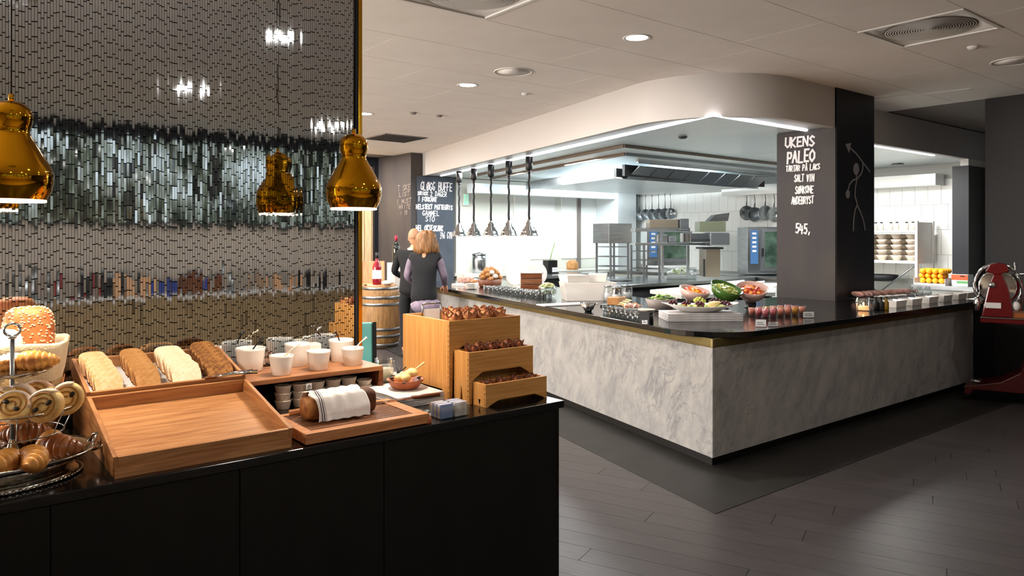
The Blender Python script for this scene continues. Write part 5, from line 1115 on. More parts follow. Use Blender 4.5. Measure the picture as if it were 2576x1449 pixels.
M['bronze'] = mat('bronze_steel', '#8d8272', .3, .8); pbox(1634, 552, 1706, 573.5, D1+.02, .3, 'bronze', 'body', gr); pbox(1706, 552, 1710, 573.5, D1+.015, .3, 'blackmat', 'end_cap', gr)
gx = T('control_box', 'grey box at the right end of the pass shelf', 'appliance', (0, 0, 0)); pbox(1711, 550, 1733, 578, D1-.05, .3, 'steel', 'body', gx)
pan = T('wall_pan_stack', 'steel pans and lids stacked on the lower pass shelf', 'pans', (0, 0, 0))
for k, (x0, y0, x1, y1) in enumerate(((1653, 590, 1680, 610), (1682, 594, 1700, 610), (1718, 585, 1733, 610))): pbox(x0, y0, x1, y1, D1+.06, .2, ('steel', 'steeldk', 'chrome')[k], 'pan', pan, .01)
sal = T('salamander', 'steel grill with slanted hood on the lower pass shelf at the right', 'appliance', (0, 0, 0)); D2 = 11.1
pbox(1737, 587, 1787, 610, D2, .4, 'steel', 'grill_body', sal); pbox(1739, 601, 1786, 607, D2-.01, .02, 'blackmat', 'slot', sal); pbox(1787, 585, 1836, 618, D2-.04, .45, 'steeldk', 'control_panel', sal, .01)
M['olive'] = mat('olive_steel', '#8f957c', .3, .7); pbox(1760, 557, 1826, 583, D2+.05, .3, 'olive', 'hood_front', sal)
a = atd(1784, 556, D2+.1); b = MB(); b.X = Matrix.Translation(a) @ Matrix.Rotation(-YAW, 4, 'Z'); s_ = D2/FPX; b.prismy([(0, 0), (48*s_, 0), (52*s_, 21*s_), (16*s_, 16*s_)], 0, .25); b.build('hood_top', 'steel', sal)
col = T('steel_cabinet', 'narrow steel cabinet under the grill hood', 'cabinet', (0, 0, 0)); pbox(1776, 622, 1812, 697, D2+.02, .4, 'bronze', 'body', col); pbox(1768, 622, 1820, 627, D2+.01, .42, 'black', 'top_trim', col); pbox(1770, 652, 1774, 696, D2-.05, .04, 'black', 'knife_holder', col)
tb_ = T('herb_box', 'clear tub of white shredded vegetables on the worktable', 'tub', at(1712, 702, .9), R(-38)); b = MB(); b.box(-.26, .24, -.12, .14, 0, .006); b.box(-.26, .24, -.12, -.114, .006, .2); b.box(-.26, .24, .134, .14, .006, .2); b.box(-.26, -.254, -.114, .134, .006, .2); b.box(.234, .24, -.114, .134, .006, .2); b.build('body', 'glass', tb_)
pile(tb_, 'vegetable', ['salad', 'paper', 'linen', 'salad'], 30, .2, .1, .1, .045, hgt=.06)
dp = T('dinner_plate', 'flat grey plate lying at the table corner', 'plate', at(1560, 706, .9)); b = MB(); b.lathe([(.1, 0), (.2, .012), (.195, .016), (.001, .008)], 32); b.build('body', 'steeldk', dp)

# combi ovens
M['panelblue'] = mat('oven_panel', '#3d5f86', .3, emit='#4a78b0', es=.35)
def oven(x0, x1, yt, yb, D, lab, glass=True):
    t = T('combi_oven', lab, 'oven', (0, 0, 0), 0, 'combi ovens on the tiled wall'); w_ = x1-x0
    pbox(x0, yt, x1, yb, D, .6, 'steel', 'body', t, .01); cw = min(w_*.3, 30)
    pbox(x0+cw*.28, yt+8, x0+cw*.92, yt+(yb-yt)*.78, D-.012, .012, 'panelblue', 'control_panel', t, .002)
    for k in range(5): pbox(x0+cw*.42, yt+14+k*11, x0+cw*.76, yt+19+k*11, D-.018, .006, 'paper', 'display', t, .001)
    pbox(x0+cw*1.2, yt+4, x1-3, yb-8, D-.05, .05, 'steeldk', 'door', t, .006); pbox(x0+cw*1.2+9, yt+12, x1-9, yb-18, D-.056, .006, 'glassdk', 'window', t, .004); pbox(x0+cw*1.2+2, yt+(yb-yt)*.45, x0+cw*1.2+6, yt+(yb-yt)*.62, D-.1, .05, 'black', 'handle', t, .004)
    return t
M['glassdk'] = mat('oven_glass', '#5d7466', .08, 0, '#34463c', 5, coat=.5)
oven(1626, 1735, 572, 668, 13.4, 'steel combi oven with green-tinted door glass, behind the pass shelf'); oven(1880, 1996, 571, 690, 13.6, 'steel combi oven partly hidden by the dark pillar')
# pans on the wall rails
def fpan():
    t = T('frying_pan', '', 'pan'); r = .125
    b = MB(); b.X = Matrix.Rotation(PI/2, 4, 'X'); b.lathe([(.001, 0), (r*.75, 0), (r, .045), (r*.97, .045), (r*.72, .006), (.001, .006)], 30); b.build('body', 'steel', t)
    b = MB(); b.tube([(0, -.035, r*.98), (0, -.05, r+.1), (0, -.01, r+.33)], [.012, .010, .009], 8); b.build('handle', 'steeldk', t); return t
rp_ = Rep(fpan()); sc_ = 14.2/FPX
for i, x in enumerate((1594, 1609, 1624, 1640, 1656, 1672, 1686)): rp_(atx(x, 541-i*.6, XW-.12), PI/2+R(228+(i-3)*3), 'frying pan hanging in the left row on the tiled wall, %s from the left' % ORD[i], 'frying pans on the left rail', .95, None)
for i, x in enumerate((1876, 1896, 1922, 1944)): rp_(atx(x, 536+(i % 2)*4, XW-.12-.08*(i % 2)), -PI/2+R(62+(i-2)*4), 'frying pan hanging left of the pillar, %s from the left' % ORD[i], 'frying pans on the right rail', 1.15, None)
for i, (x0, x1, y) in enumerate(((1580, 1700, 487), (1860, 1990, 481))):
    a, c_ = atx(x0, y, XW-.12), atx(x1, y, XW-.12); b = MB(); b.tube([a, Vector((a.x, c_.y, a.z))], .012, 8); o = tag(b.build('pan_rail', 'steel'), ('left', 'right')[i]+' steel rail for hanging frying pans', 'rail')
    b = MB()
    for q in (.1, .9): b.box(XW-.12, XW-.012, a.y+(c_.y-a.y)*q-.01, a.y+(c_.y-a.y)*q+.01, a.z-.01, a.z+.01)
    b.build('bracket', 'steel', o)
# things on the back-left counter
for i, (x, w_, h_, m, lab, cat) in enumerate(((1205, 36, 46, 'steel', 'tall steel pot steaming on the back counter', 'pot'), (1280, 18, 26, 'cupware', 'pale jar with herbs on the back counter', 'jar'), (1322, 8, 34, 'linen', 'slim white bottle on the back counter', 'bottle'), (1440, 30, 24, 'cheese', 'brown bowl of bread on the back counter', 'bowl'))):
    p = aty(x, 662, YB-.35); s_ = pj = (p.to_2d().dot(Vector((math.sin(YAW), math.cos(YAW)))))/FPX; t = T(cat if cat != 'bowl' else 'bread_bowl', lab, cat, (p.x, p.y, .9205)); r = w_*s_/2; hh = h_*s_
    b = MB(); b.lathe([(r*.9, 0), (r, hh*.1), (r, hh*.7), (r*(.95 if cat == 'pot' else .5), hh), (.001, hh)], 24); b.build('body', m, t)
    if cat == 'pot': b = MB(); b.lathe([(r*1.03, hh), (r*1.03, hh+.02), (.02, hh+.04), (.001, hh+.06)], 20); b.build('lid', 'steel', t)
t = T('black_planter', 'black box with a card and a long stem on the far worktable', 'box', at(1384, 688, .9)); b = MB(); b.box(-.14, .14, -.1, .1, 0, .02); b.box(-.12, .12, -.08, .08, .02, .26); b.build('body', 'black', t, bev=.003); b = MB(); b.box(-.02, .1, -.1, -.085, .03, .12); b.build('card', 'paper', t); b = MB(); b.tube([(0, 0, .26), (.04, 0, .4), (.12, 0, .6)], .008, 6); b.build('stem', 'leaf', t)
t = T('serving_bowls', 'beige bowls of pastry on the far worktable', 'bowls', at(1335, 694, .9)+Vector((.15, .3, 0))); b = MB(); b.lathe([(.1, 0), (.2, .09), (.19, .09), (.001, .02)], 28); b.build('body', 'white', t); pile(t, 'pastry', ['brownroll', 'sugar', 'butter'], 14, .14, .14, .09, .05, hgt=.05)

# right end: shelving rack, stacked bowls, oranges, juice carton
RXc = XW-.12; ra = atx(2196, 575, RXc-.3); rb_ = atx(2328, 560, RXc-.3)
rk_ = T('shelving_rack', 'steel shelving rack with stacked bowls in front of the white tiles', 'shelf', (RXc-.6, yR, 0))
def rbx(nm, m, *a, bev=0): b = MB(); b.box(*a); return b.build(nm, m, rk_, bev)
LY = yL-yR
for y in (0, LY):
    for x in (0, .55): rbx('post', 'fit', x-.025, x+.025, y-.02, y+.02, 0, 1.86, bev=.002)
for z in (.35, 1.2, 1.68): rbx('shelf_board', 'kwall', -.02, .57, .02, LY-.02, z, z+.04, bev=.003)
for (ya, za, yb_3, zb3) in ((0.02, 1.18, LY*.5, .72), (LY*.5, .72, LY-.02, 1.18), (.02, .4, LY*.5, .72)): b = MB(); b.tube([(.0, ya, za), (.0, yb_3, zb3)], .012, 6); b.build('brace', 'steeldk', rk_)
rbx('side_panel', 'fit', .025, .525, -.005, .005, 1.2, 1.84)
def bstack(n, r, h, m):
    t = T('bowl_stack', '', 'bowls')
    for k in range(n): b = MB(); z = k*h; b.lathe([(r*.5, z), (r*.9, z+h*.7), (r, z+h*.98), (r*.96, z+h*.98), (r*.5, z+.01), (.001, z+.01)], 20); b.build('bowl', m, t)
    return t
rbs = Rep(bstack(5, .085, .085, 'cupware'))
for j in range(2):
    for i in range(5): rbs((RXc-.6+.14+.26*j, yR+.14+i*(LY-.26)/4, 1.2405), 0, 'stack of beige bowls on the middle rack shelf, %s row, %s from the right' % (('front', 'back')[j], ORD[i]), 'bowl stacks on the rack', (1, 1, .98))
def smalljar(): 
    t = T('spice_bottle', '', 'bottle'); b = MB(); b.lathe([(.03, 0), (.032, .09), (.02, .11), (.001, .11)], 14); b.build('body', 'cupware', t); b = MB(); b.cyl(0, 0, .111, .13, .02, 12); b.build('cap', 'blackmat', t); return t
rsj = Rep(smalljar())
for i in range(9): rsj((RXc-.5+.06*(i % 2), yR+.1+i*(LY-.2)/8, 1.7205), 0, 'small dark-capped bottle on the top rack shelf, %s from the right' % ORD[i], 'small bottles on the rack')
M['orange'] = mat('orange_peel', '#f09a10', .45, 0, '#f8b428', 12, bump=.15)
oc = T('juicer_tray', 'clear bin on steel legs holding the oranges', 'bin', atx(2352, 728, XW-.75)); zo = oc.location.z; oc.location.z = .9; hh = atx(2352, 712, XW-.75).z-.9
b = MB(); b.box(-.2, .2, -.22, .22, hh-.02, hh); b.box(-.2, .2, -.22, -.214, hh, hh+.08); b.box(-.2, .2, .214, .22, hh, hh+.08); b.build('body', 'fit', oc)
for x in (-.17, .17):
    for y in (-.2, .2): b = MB(); b.box(x-.012, x+.012, y-.012, y+.012, 0, hh-.02); b.build('leg', 'steeldk', oc)
def orange(): t = tag(MB().ell((0, 0, 0), (.042, .042, .04), 14, 10).build('orange', 'orange'), '', 'fruit'); return t
ro = Rep(orange()); c0_ = oc.location; n = 0
for lay in range(3):
    for i in range(4-lay % 2):
        for j in range(4):
            n += 1; lab_ = 'orange in the heap, %s layer, %s row from the back, %s from the left' % (('bottom', 'middle', 'top')[lay], ORD[3-i], ORD[3-j]); ro((c0_.x-.12+.083*i+.02*(lay % 2), c0_.y-.14+.088*j+.02*(lay % 2), .9+hh+.041+.07*lay), 0, lab_, 'oranges in the heap')
ct = T('juice_carton', 'red and white carton at the right edge of the kitchen opening', 'carton', atx(2423, 727, XW-.7)); ct.location.z = .9; W = .2
zt2 = atx(2423, 690, XW-.7).z-.9; b = MB(); b.box(-.1, .1, -.1, .12, .0, zt2); b.build('body', 'paper', ct, bev=.003)
M['cartred'] = mat('carton_red', '#e0562c', .5); M['cartgrn'] = mat('carton_green', '#5f9a5a', .5)
b = MB(); b.box(-.104, -.1, -.1, .12, zt2*.5, zt2*.98); b.build('label_panel', 'cartred', ct); b = MB(); b.box(-.104, -.1, -.1, .05, zt2*.2, zt2*.42); b.build('label_panel', 'cartgrn', ct); b = MB(); b.box(-.107, -.104, -.06, .0, zt2*.8, zt2*.9); b.build('print_mark', 'blackmat', ct)
kb_ = T('dark_pot', 'dark pot on the steel counter behind the meat tray', 'pot', atx(2215, 725, XW-.45)); kb_.location.z = .9; 
b = MB(); b.lathe([(.2, 0), (.25, .03), (.26, .1), (.25, .1), (.001, .04)], 28); b.build('body', 'blackmat', kb_)
for i, x in enumerate((2325, 2347, 2368)):
    p = atx(x, 752, XW-2.4); t = T('small_carafe', 'small clear carafe behind the white dishes, %s from the left' % ORD[i], 'carafe', at(x, 748, GZ)+Vector((-.1, .1, 0)), 0, 'carafes'); b = MB(); b.lathe([(.03, 0), (.045, .02), (.04, .06), (.02, .09), (.025, .12), (.022, .12), (.036, .06), (.04, .02), (.001, .01)], 20); b.build('body', 'glass', t); b = MB(); b.lathe([(.036, .012), (.039, .03), (.033, .055), (.001, .056)], 18); b.build('filling', 'linen', t)

# ---------------- red slicer on its pedestal ----------------
SP = at(2525, 1003, 0); SP = Vector((8.12, 2.62, 0)); sz = math.atan2(SP.y, SP.x)-PI/2; Ds = SP.x*math.sin(YAW)+SP.y*math.cos(YAW); pm = Ds/FPX
xc = 1288+FPX*(SP.x*math.cos(YAW)-SP.y*math.sin(YAW))/Ds
# local frame faces the viewer side of the room; lx along its front
def lx(px_): return (px_-xc)*pm*1.0
def lz(py_): return EYE-(py_-598)*pm
pd_ = T('slicer_pedestal', 'dark red flared cast pedestal with chrome foot at the right edge', 'pedestal', SP, sz)
c_x = lx(2640)
b = MB()
prof = [(c_x-.25, lz(812)), (c_x-.25, lz(900)), (c_x-.30, lz(935)), (lx(2520), lz(962)), (lx(2478), lz(972)), (lx(2445), lz(978)), (lx(2441), lz(1000)), (lx(2455), lz(1003)), (lx(2462), lz(988)), (lx(2500), lz(987)), (c_x, lz(985))]
full = prof+[(2*c_x-x, z) for x, z in reversed(prof[:-1])]
b.prismy(full, -.04, .34); b.build('column', 'reddk', pd_, bev=.01)
for x in (c_x-.18, c_x-.08, c_x+.05): b = MB(); b.box(x-.008, x+.008, -.055, -.041, lz(985)+.02, lz(815)); b.build('fluting', 'red', pd_, bev=.003)
for x in (lx(2448), 2*c_x-lx(2448)):
    b = MB(); b.X = Matrix.Translation((x, .05, .035)) @ Matrix.Rotation(PI/2, 4, 'Y'); b.lathe([(.001, -.015), (.034, -.015), (.034, .015), (.001, .015)], 20); b.build('caster', 'black', pd_)
    b = MB(); b.box(x-.03, x+.03, .02, .08, .06, lz(1000)+.004); b.build('foot_cap', 'chrome', pd_, bev=.006)
b = MB(); b.ell((lx(2468), -.02, lz(965)), (.05, .04, .022), 14, 8); b.build('brake_pedal', 'chrome', pd_)
b = MB(); b.box(lx(2478), 2*c_x-lx(2478), -.12, .42, lz(812), lz(800)); b.build('table_edge', 'red', pd_, bev=.006)
b = MB(); b.box(lx(2478), 2*c_x-lx(2478), -.13, .43, lz(800), lz(797)); b.build('pinstripe', 'chrome', pd_)
zb4 = lz(797)
sl = T('meat_slicer', 'red enamelled meat slicer with round chrome blade guard on the pedestal', 'slicer', (SP.x, SP.y, zb4), sz)
def L2(px_, py_, y=0): return (lx(px_), y, lz(py_)-zb4)
b = MB(); b.prismy([(L2(2480, 797)[0], 0), (L2(2484, 775)[0], L2(0, 775)[2]), (L2(2495, 720)[0], L2(0, 720)[2]), (L2(2505, 690)[0], L2(0, 690)[2]), (L2(2525, 690)[0], L2(0, 690)[2]), (L2(2536, 720)[0], L2(0, 720)[2]), (L2(2545, 765)[0], L2(0, 765)[2]), (L2(2547, 797)[0], 0)], -.1, .0); b.build('body', 'red', sl, bev=.012)
b = MB(); b.X = Matrix.Translation(L2(2514, 722, .05)) @ Matrix.Rotation(PI/2, 4, 'X'); r = 46*pm; b.lathe([(.001, -.01), (r*.3, -.012), (r*.85, -.004), (r, .0), (r*.85, .006), (.001, .008)], 48); b.build('blade', 'chrome', sl)
b = MB(); b.tube([Vector(L2(2514, 722, .02))+Vector(((50*pm)*math.cos(a), 0, (58*pm)*math.sin(a))) for a in [R(-50)+R(280)*i/40 for i in range(41)]], .014, 10); b.build('blade_guard', 'chrome', sl)
b = MB(); b.prismy([(L2(2488, 684)[0], L2(0, 684)[2]), (L2(2497, 667)[0], L2(0, 667)[2]), (L2(2515, 661)[0], L2(0, 661)[2]), (L2(2533, 664)[0], L2(0, 664)[2]), (L2(2540, 682)[0], L2(0, 682)[2]), (L2(2515, 692)[0], L2(0, 692)[2])], -.07, .09); b.build('sharpener_cover', 'red', sl, bev=.01)
b = MB(); b.X = Matrix.Translation(L2(2503, 717, -.1)) @ Matrix.Rotation(PI/2, 4, 'X'); b.lathe([(.001, .02), (.02, .018), (.03, .008), (.03, 0)], 24); b.build('knob', 'chrome', sl)
b = MB(); b.box(L2(2489, 0)[0], L2(2522, 0)[0], -.112, -.1, L2(0, 775)[2], L2(0, 761)[2]); b.build('name_plate', 'fit', sl, bev=.002)
M['copper'] = mat('copper_wood', '#b06a3c', .3, .5); b = MB(); b.box(L2(2547, 0)[0]+.002, L2(2660, 0)[0], -.08, .2, 0.001, L2(0, 785)[2]); b.build('carriage', 'copper', sl, bev=.003)
b = MB(); b.tube([L2(2560, 782, .0), L2(2568, 740, .0), L2(2560, 700), L2(2552, 690)], [.012, .01, .01, .008], 8); b.tube([L2(2551, 695), L2(2551, 660)], .008, 8); b.tube([L2(2552, 690), L2(2600, 684)], .008, 8); b.build('lever', 'chrome', sl)
b = MB(); b.ell(L2(2553, 768, -.06), (.035, .03, .045), 12, 8); b.build('weight', 'fit', sl)
b = MB(); b.ell(L2(2470, 768, .0), (.03, .03, .07), 12, 8); b.tube([L2(2468, 760), L2(2478, 735)], .01, 8); b.build('meat_plate', 'chrome', sl)
b = MB(); b.box(L2(2575, 0)[0], L2(2650, 0)[0], -.02, .16, L2(0, 785)[2], L2(0, 700)[2]); b.build('motor_housing', 'red', sl, bev=.02)

# ---------------- barrel, bottles, chair ----------------
BP = Vector((5.22, 9.8, 0)); br = T('wine_barrel', 'oak wine barrel with steel hoops left of the two people', 'barrel', BP)
b = MB(); b.lathe([(.25, 0), (.28, .12), (.305, .3), (.315, .45), (.305, .6), (.28, .78), (.25, .9), (.235, .9), (.235, .885), (.001, .885)], 40); b.build('staves', 'barrel', br)
for z, r in ((.04, .262), (.17, .292), (.27, .303), (.63, .303), (.73, .291), (.86, .262)): b = MB(); b.lathe([(r, z-.02), (r+.008, z-.018), (r+.008, z+.018), (r, z+.02)], 40, caps=False); b.build('hoop', 'steeldk', br)
b = MB(); b.X = Matrix.Translation((0, 0, 0)); b.lathe([(.001, .886), (.2, .886), (.2, .91), (.001, .91)], 30); b.build('head', 'crate', br)
def bottle(p, s, m, lab, lm=None, cap='black'):
    t = T('wine_bottle', lab, 'bottle', p); b = MB(); b.lathe([(.04*s, 0), (.044*s, .005*s), (.044*s, .17*s), (.036*s, .205*s), (.017*s, .235*s), (.015*s, .30*s)], 28); b.build('body', m, t)
    if lm: b = MB(); b.lathe([(.0447*s, .06*s), (.0447*s, .145*s)], 28, caps=False); b.build('label_panel', lm, t)
    b = MB(); b.lathe([(.0165*s, .25*s), (.0165*s, .315*s), (.001, .316*s)], 16); b.build('capsule', cap, t); return t
M['winered'] = mat('rose_wine', '#8a1224', .08, 0, coat=.6); M['winedk'] = mat('dark_bottle', '#0e1614', .08, coat=.6); M['capred'] = mat('capsule_red', '#b01c3c', .3)
bottle(BP+Vector((-.1, -.08, .9105)), 1.5, 'winered', 'large red wine bottle with white label on the barrel', 'paper')
wc = T('wine_crate', 'pale open wooden wine crate standing behind the red bottle', 'crate', (5.14, 9.95, .9105), R(-30)); 
for a in ((-.2, .2, .05, .06, 0, .34), (-.2, -.19, -.06, .05, 0, .34), (.19, .2, -.06, .05, 0, .34), (-.19, .19, -.06, .05, 0, .012)): b = MB(); b.box(*a); b.build('board', 'crate', wc)
wb = T('white_pedestal', 'white box pedestal between barrel and people', 'pedestal', (5.7, 10.2, 0)); b = MB(); b.box(-.1, .14, -.15, .1, 0, 1.21); b.build('body', 'fit', wb, bev=.004)
bottle(Vector((5.69, 10.17, 1.2105)), 1.35, 'winedk', 'dark wine bottle with red capsule on the white pedestal', None, 'capred')
lo = T('flat_loaf', 'pale round loaf in front of the red bottle on the barrel', 'bread', BP+Vector((.02, -.2, .9105))); b = MB(); b.ell((0, 0, .035), (.11, .05, .035), 16, 8); b.build('body', 'sugar', lo)
chp = Vector((2.68, 5.56, 0)); ch = T('chair', 'teal leather chair with dark side behind the counter', 'chair', chp, R(-24))
b = MB(); b.box(-.22, .2, -.22, .2, .4, .48); b.build('seat', 'teal', ch, bev=.02); b = MB(); b.X = Matrix.Translation((0, .2, .48)) @ Matrix.Rotation(R(-8), 4, 'X'); b.box(-.24, .2, -.03, .03, -.02, .4); b.build('backrest', 'teal', ch, bev=.015)
b = MB(); b.X = Matrix.Translation((0, .2, .48)) @ Matrix.Rotation(R(-8), 4, 'X'); b.box(.2005, .23, -.035, .04, -.05, .4); b.build('side_frame', 'black', ch)
for x in (-.2, .18):
    for y in (-.19, .17): b = MB(); b.tube([(x, y, .4), (x*1.08, y*1.08, 0)], [.018, .012], 8); b.build('leg', 'black', ch)

# ---------------- the two people at the end of the buffet ----------------
M['skin'] = mat('skin', '#d79b78', .55, 0, '#c98a68', 12); M['vest'] = mat('dark_vest', '#101116', .85, 0, '#15161b', 6, bump=.2); M['jacket'] = mat('black_jacket', '#08090c', .8, 0, '#0c0d11', 6, bump=.2); M['trouser'] = mat('dark_trousers', '#15151a', .85)
M['blouse'] = mat('grey_mauve_blouse', '#75697a', .8, 0, '#8a7c8c', 16, bump=.3); M['hairb'] = mat('hair_brown', '#60401f', .5, 0, '#94673a', 5, (9, 9, .5), bump=.4); M['hairg'] = mat('hair_short', '#b98a6a', .6, 0, '#a87a5a', 60, bump=.4); M['shoe'] = mat('black_shoe', '#0b0b0c', .4); M['eye'] = mat('eye', '#20242a', .2); M['lip'] = mat('lip', '#b06058', .5)
def skin(name, vs, es, rs_, m, parent, lv=2, root=0):
    me = bpy.data.meshes.new(name); me.from_pydata([Vector(v) for v in vs], es, []); o = bpy.data.objects.new(name, me); C.objects.link(o); o.parent = parent; me.materials.append(M[m])
    md = o.modifiers.new('skin', 'SKIN'); md.use_smooth_shade = True
    if not me.skin_vertices: me.attributes.new('skin', 'FLOAT', 'POINT')
    for i, d in enumerate(me.skin_vertices[0].data):
        r = rs_[i]; d.radius = r if isinstance(r, tuple) else (r, r); d.use_root = (i == root)
    s_ = o.modifiers.new('sub', 'SUBSURF'); s_.levels = lv; s_.render_levels = lv; return o
def head(t, hz, y0, s, hair, parent):
    b = MB()
    def hf(x, y, z): return 1-.10*max(0, -z)*(1-abs(y))-.05*max(0, -z)**2
    b.ell((0, y0, hz), (.076*s, .095*s, .118*s), 24, 18, hf); b.ell((0, y0+.098*s, hz-.02), (.013, .02, .02), 10, 8)
    for sx_ in (-1, 1): b.ell((.078*s*sx_, y0-.0, hz-.01), (.012, .022, .032), 10, 8)
    b.build('head', 'skin', parent)
    for sx_ in (-1, 1): b = MB(); b.ell((.03*sx_, y0+.084*s, hz+.002), (.012, .008, .006), 8, 6); b.build('eye', 'eye', parent)
    b = MB(); b.ell((0, y0+.084*s, hz-.058*s), (.024, .01, .006), 10, 6); b.build('mouth', 'lip', parent)
def hand(parent, w, d, sgn):
    w = Vector(w); d = Vector(d).normalized(); up = Vector((0, 0, 1)); side = d.cross(up).normalized()*sgn
    b = MB(); b.tube([w-d*.02, w+d*.03, w+d*.075], [.024, .034, .03], 12, 1); b.build('palm', 'skin', parent)
    for k, L in enumerate((.062, .072, .068, .052)):
        p = w+d*.07+side*(.026-.0175*k); b = MB(); b.tube([p, p+d*L*.55-up*.006, p+d*L*.95-up*.03], [.0095, .009, .007], 8); b.build('finger', 'skin', parent)
    p = w+d*.02+side*.03; b = MB(); b.tube([p, p+side*.025+d*.03-up*.008, p+side*.03+d*.06-up*.02], [.012, .011, .008], 8); b.build('thumb', 'skin', parent)
def person(loc, rz, H, lab, fem, top, armm, rh, lh, lean):
    k = H/1.72; t = T('person', lab, 'person', loc, rz); t.scale = (k, k, k); L = lean
    sw = .165 if fem else .185
    P = {'pel': (0, 0, .95), 'sp': (0, L*.3, 1.12), 'ch': (0, L*.8, 1.30), 'nk': (0, L*1.1, 1.455), 'hd': (0, L*1.5+.02, 1.53),
         'shr': (sw, L, 1.405), 'elr': tuple(rh[0]), 'wrr': tuple(rh[1]), 'shl': (-sw, L, 1.405), 'ell': tuple(lh[0]), 'wrl': tuple(lh[1]),
         'hr': (.09, 0, .9), 'kr': (.1, .02, .5), 'ar': (.1, -.01, .09), 'tr': (.11, .12, .04), 'hl': (-.09, 0, .9), 'kl': (-.1, .03, .5), 'al': (-.1, .0, .09), 'tl': (-.11, .13, .04)}
    ks = list(P); ix = {q: i for i, q in enumerate(ks)}; E_ = [('pel', 'sp'), ('sp', 'ch'), ('ch', 'nk'), ('nk', 'hd'), ('ch', 'shr'), ('shr', 'elr'), ('elr', 'wrr'), ('ch', 'shl'), ('shl', 'ell'), ('ell', 'wrl'), ('pel', 'hr'), ('hr', 'kr'), ('kr', 'ar'), ('ar', 'tr'), ('pel', 'hl'), ('hl', 'kl'), ('kl', 'al'), ('al', 'tl')]
    rad_ = {'pel': (.13, .1), 'sp': (.115, .09), 'ch': (.14, .1), 'nk': .05, 'hd': .052, 'shr': .055, 'elr': .038, 'wrr': .026, 'shl': .055, 'ell': .038, 'wrl': .026, 'hr': .085, 'kr': .055, 'ar': .036, 'tr': .03, 'hl': .085, 'kl': .055, 'al': .036, 'tl': .03}
    skin('body', [P[q] for q in ks], [(ix[a], ix[b_]) for a, b_ in E_], [rad_[q] for q in ks], 'skin', t)
    hz = 1.615; hy = L*1.7+.03; head(t, hz, hy, 1.0, None, t)
    # upper garment with sleeves
    kk = ['pel', 'sp', 'ch', 'nk', 'shr', 'shl']; wr = .035 if fem else .05
    skin('vest' if fem else 'jacket', [(0, -.0, .80), P['pel'], P['sp'], P['ch'], (0, L*1.02, 1.425), P['shr'], P['shl'], tuple(Vector(P['shr']).lerp(Vector(P['elr']), .25)), tuple(Vector(P['shl']).lerp(Vector(P['ell']), .25))], [(0, 1), (1, 2), (2, 3), (3, 4), (3, 5), (3, 6), (5, 7), (6, 8)],
         [(.2, .15), (.185, .14), (.16, .13), (.185, .14), (.085, .075), .075, .075, .066, .066], top, t)
    for s_ in 'rl': a, b_, c_ = P['sh'+s_], P['el'+s_], P['wr'+s_]; skin('sleeve', [a, b_, tuple(Vector(b_).lerp(Vector(c_), .9))], [(0, 1), (1, 2)], [.066, .052, .04], armm, t)
    skin('trousers', [(0, 0, .96), (0, 0, .88), P['hr'], P['kr'], (.1, 0, .1), P['hl'], P['kl'], (-.1, .01, .1)], [(0, 1), (1, 2), (2, 3), (3, 4), (1, 5), (5, 6), (6, 7)], [(.15, .12), (.16, .125), .105, .08, .06, .105, .08, .06], 'trouser', t)
    for s_ in (-1, 1): b = MB(); b.ell((.105*s_, .06, .035), (.045, .13, .035), 14, 8); b.build('shoe', 'shoe', t)
    for q, s_ in (('r', 1), ('l', -1)): w = Vector(P['wr'+q]); hand(t, w, w-Vector(P['el'+q]), -s_)
    b = MB()
    if fem:
        def hf(x, y, z): return 1+.05*math.sin(9*x+7*z)+.04*math.sin(13*y+5*z)
        n = 26; pr_ = [(.02, .13), (.07, .125), (.112, .08), (.138, .01), (.155, -.06), (.165, -.12), (.15, -.165), (.09, -.18), (.03, -.175)]
        def wv2(k, a):
            fr = max(0, math.sin(a)); return (.013*math.sin(9*a+k*1.3)+.009*math.sin(17*a-k*2)-(.075*fr**2 if k > 2 else .01*fr), .008*math.sin(7*a)-(0 if k < 3 else 0))
        b.lathe(pr_, 40, (0, hy-.015, hz+.005), wave=wv2); b.build('hair', 'hairb', t)
        b = MB(); b.ell((.03, -.01, .79), (.2, .165, .11), 24, 14, lambda x, y, z: 1+.04*math.sin(14*x+6*z)); b.build('blouse_tail', 'blouse', t)
    else:
        c2_ = MB(); c2_.tube([(.066*math.cos(2*PI*i/20), L*1.15+.068*math.sin(2*PI*i/20), 1.468+.012*math.sin(2*PI*i/20)) for i in range(21)], .011, 8); c2_.build('collar', 'paper', t)
        b.ell((0, hy-.012, hz+.022), (.081, .095, .112), 20, 12, lambda x, y, z: 1 if (z > -.35 and (y < .55 or z > .5)) else .9); b.build('hair', 'hairg', t)
    return t
wp = atd(1066, 598, 9.05); wp.z = 0
person(wp, R(-42), 1.66, 'person with wavy brown hair, dark vest and grey sleeves leaning over the buffet', True, 'vest', 'blouse', ((.24, .12, 1.17), (.22, .34, 1.02)), ((-.24, .10, 1.16), (-.16, .32, 1.05)), .10)
mp2 = atd(1035, 598, 9.95); mp2.z = 0
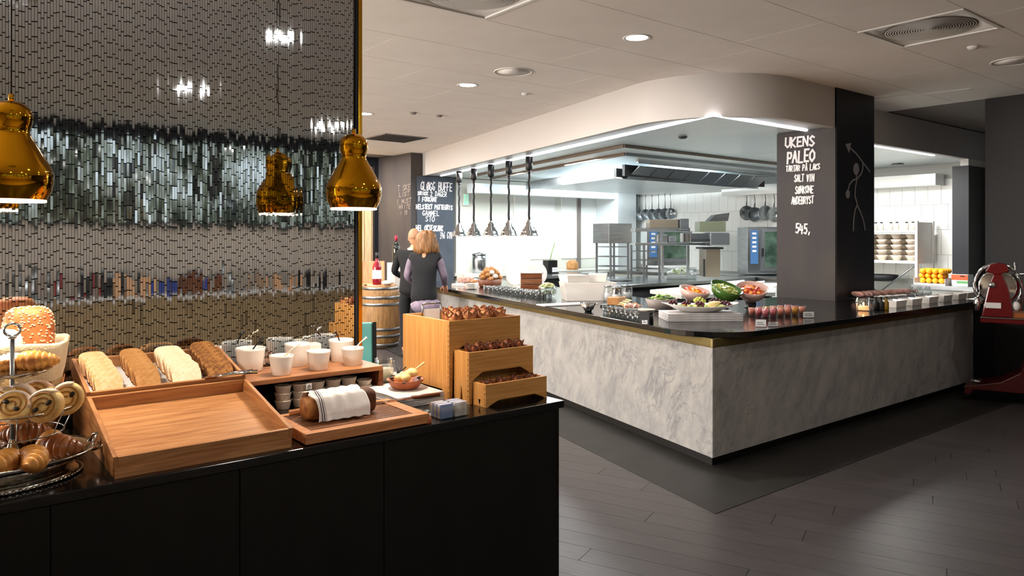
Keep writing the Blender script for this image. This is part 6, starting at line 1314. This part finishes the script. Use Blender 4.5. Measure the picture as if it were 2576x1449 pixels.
person(mp2, R(-48), 1.70, 'bald-headed person in a black jacket standing behind the person in the vest', False, 'jacket', 'jacket', ((.27, .06, 1.15), (.22, .28, 1.06)), ((-.27, .06, 1.15), (-.2, .28, 1.06)), .06)
# sideboard at the rear wall, seen mirrored in the screen
sbd = T('sideboard', 'long dark sideboard at the rear wall, seen in the mirrored screen', 'sideboard', (.6, -4.6, 0))
b = MB(); b.box(0, 4.4, 0, .55, .8, .84); b.build('top', 'fit', sbd); 
for i in range(6): b = MB(); b.box(.02+i*.73, .72+i*.73, .03, .5, .05, .8); b.build('door', 'wainscot', sbd)
b = MB(); b.box(.05, 4.35, .06, .5, 0, .05); b.build('plinth', 'plinth', sbd)
for i, (x, w_, h_, m, nm) in enumerate(((.4, .14, .4, 'steel', 'steel coffee urn'), (.85, .05, .32, 'winered', 'red juice bottle'), (1.15, .12, .36, 'black', 'black coffee machine'), (1.5, .15, .3, 'crate', 'wooden crate'), (1.95, .13, .22, 'pktblue', 'blue cereal box'), (2.35, .16, .3, 'teakdark', 'brown bread bin'), (2.85, .1, .4, 'steel', 'tall steel urn'), (3.4, .15, .26, 'crate', 'pale wooden box'), (3.9, .12, .3, 'blackmat', 'black toaster'))):
    if m == 'pktblue': M[m] = mat('cereal_blue', '#2c3f8e', .5)
    t = T(nm.split()[-1] if nm.split()[-1] != 'box' else 'storage_box', nm+' on the rear sideboard, seen mirrored', nm.split()[-1], (.6+x, -4.3, .8405)); b = MB()
    if m in ('steel', 'winered'): b.lathe([(w_*.9, 0), (w_, .02), (w_, h_*.75), (w_*.35, h_*.92), (w_*.3, h_), (.001, h_)], 24); b.build('body', m, t)
    else: b.box(-w_, w_, -.1, .1, 0, h_*.85); b.build('body', m, t, bev=.01); b = MB(); b.box(-w_*.8, w_*.8, -.08, .08, h_*.85, h_); b.build('lid', 'steeldk', t)
# drape of the blouse tied at the hip
b = MB(); b.X = Matrix.Translation(wp) @ Matrix.Rotation(R(-42), 4, 'Z'); 
for o in list(bpy.data.objects):
    if o.type == 'MESH' and o.users_collection == (): C.objects.link(o)
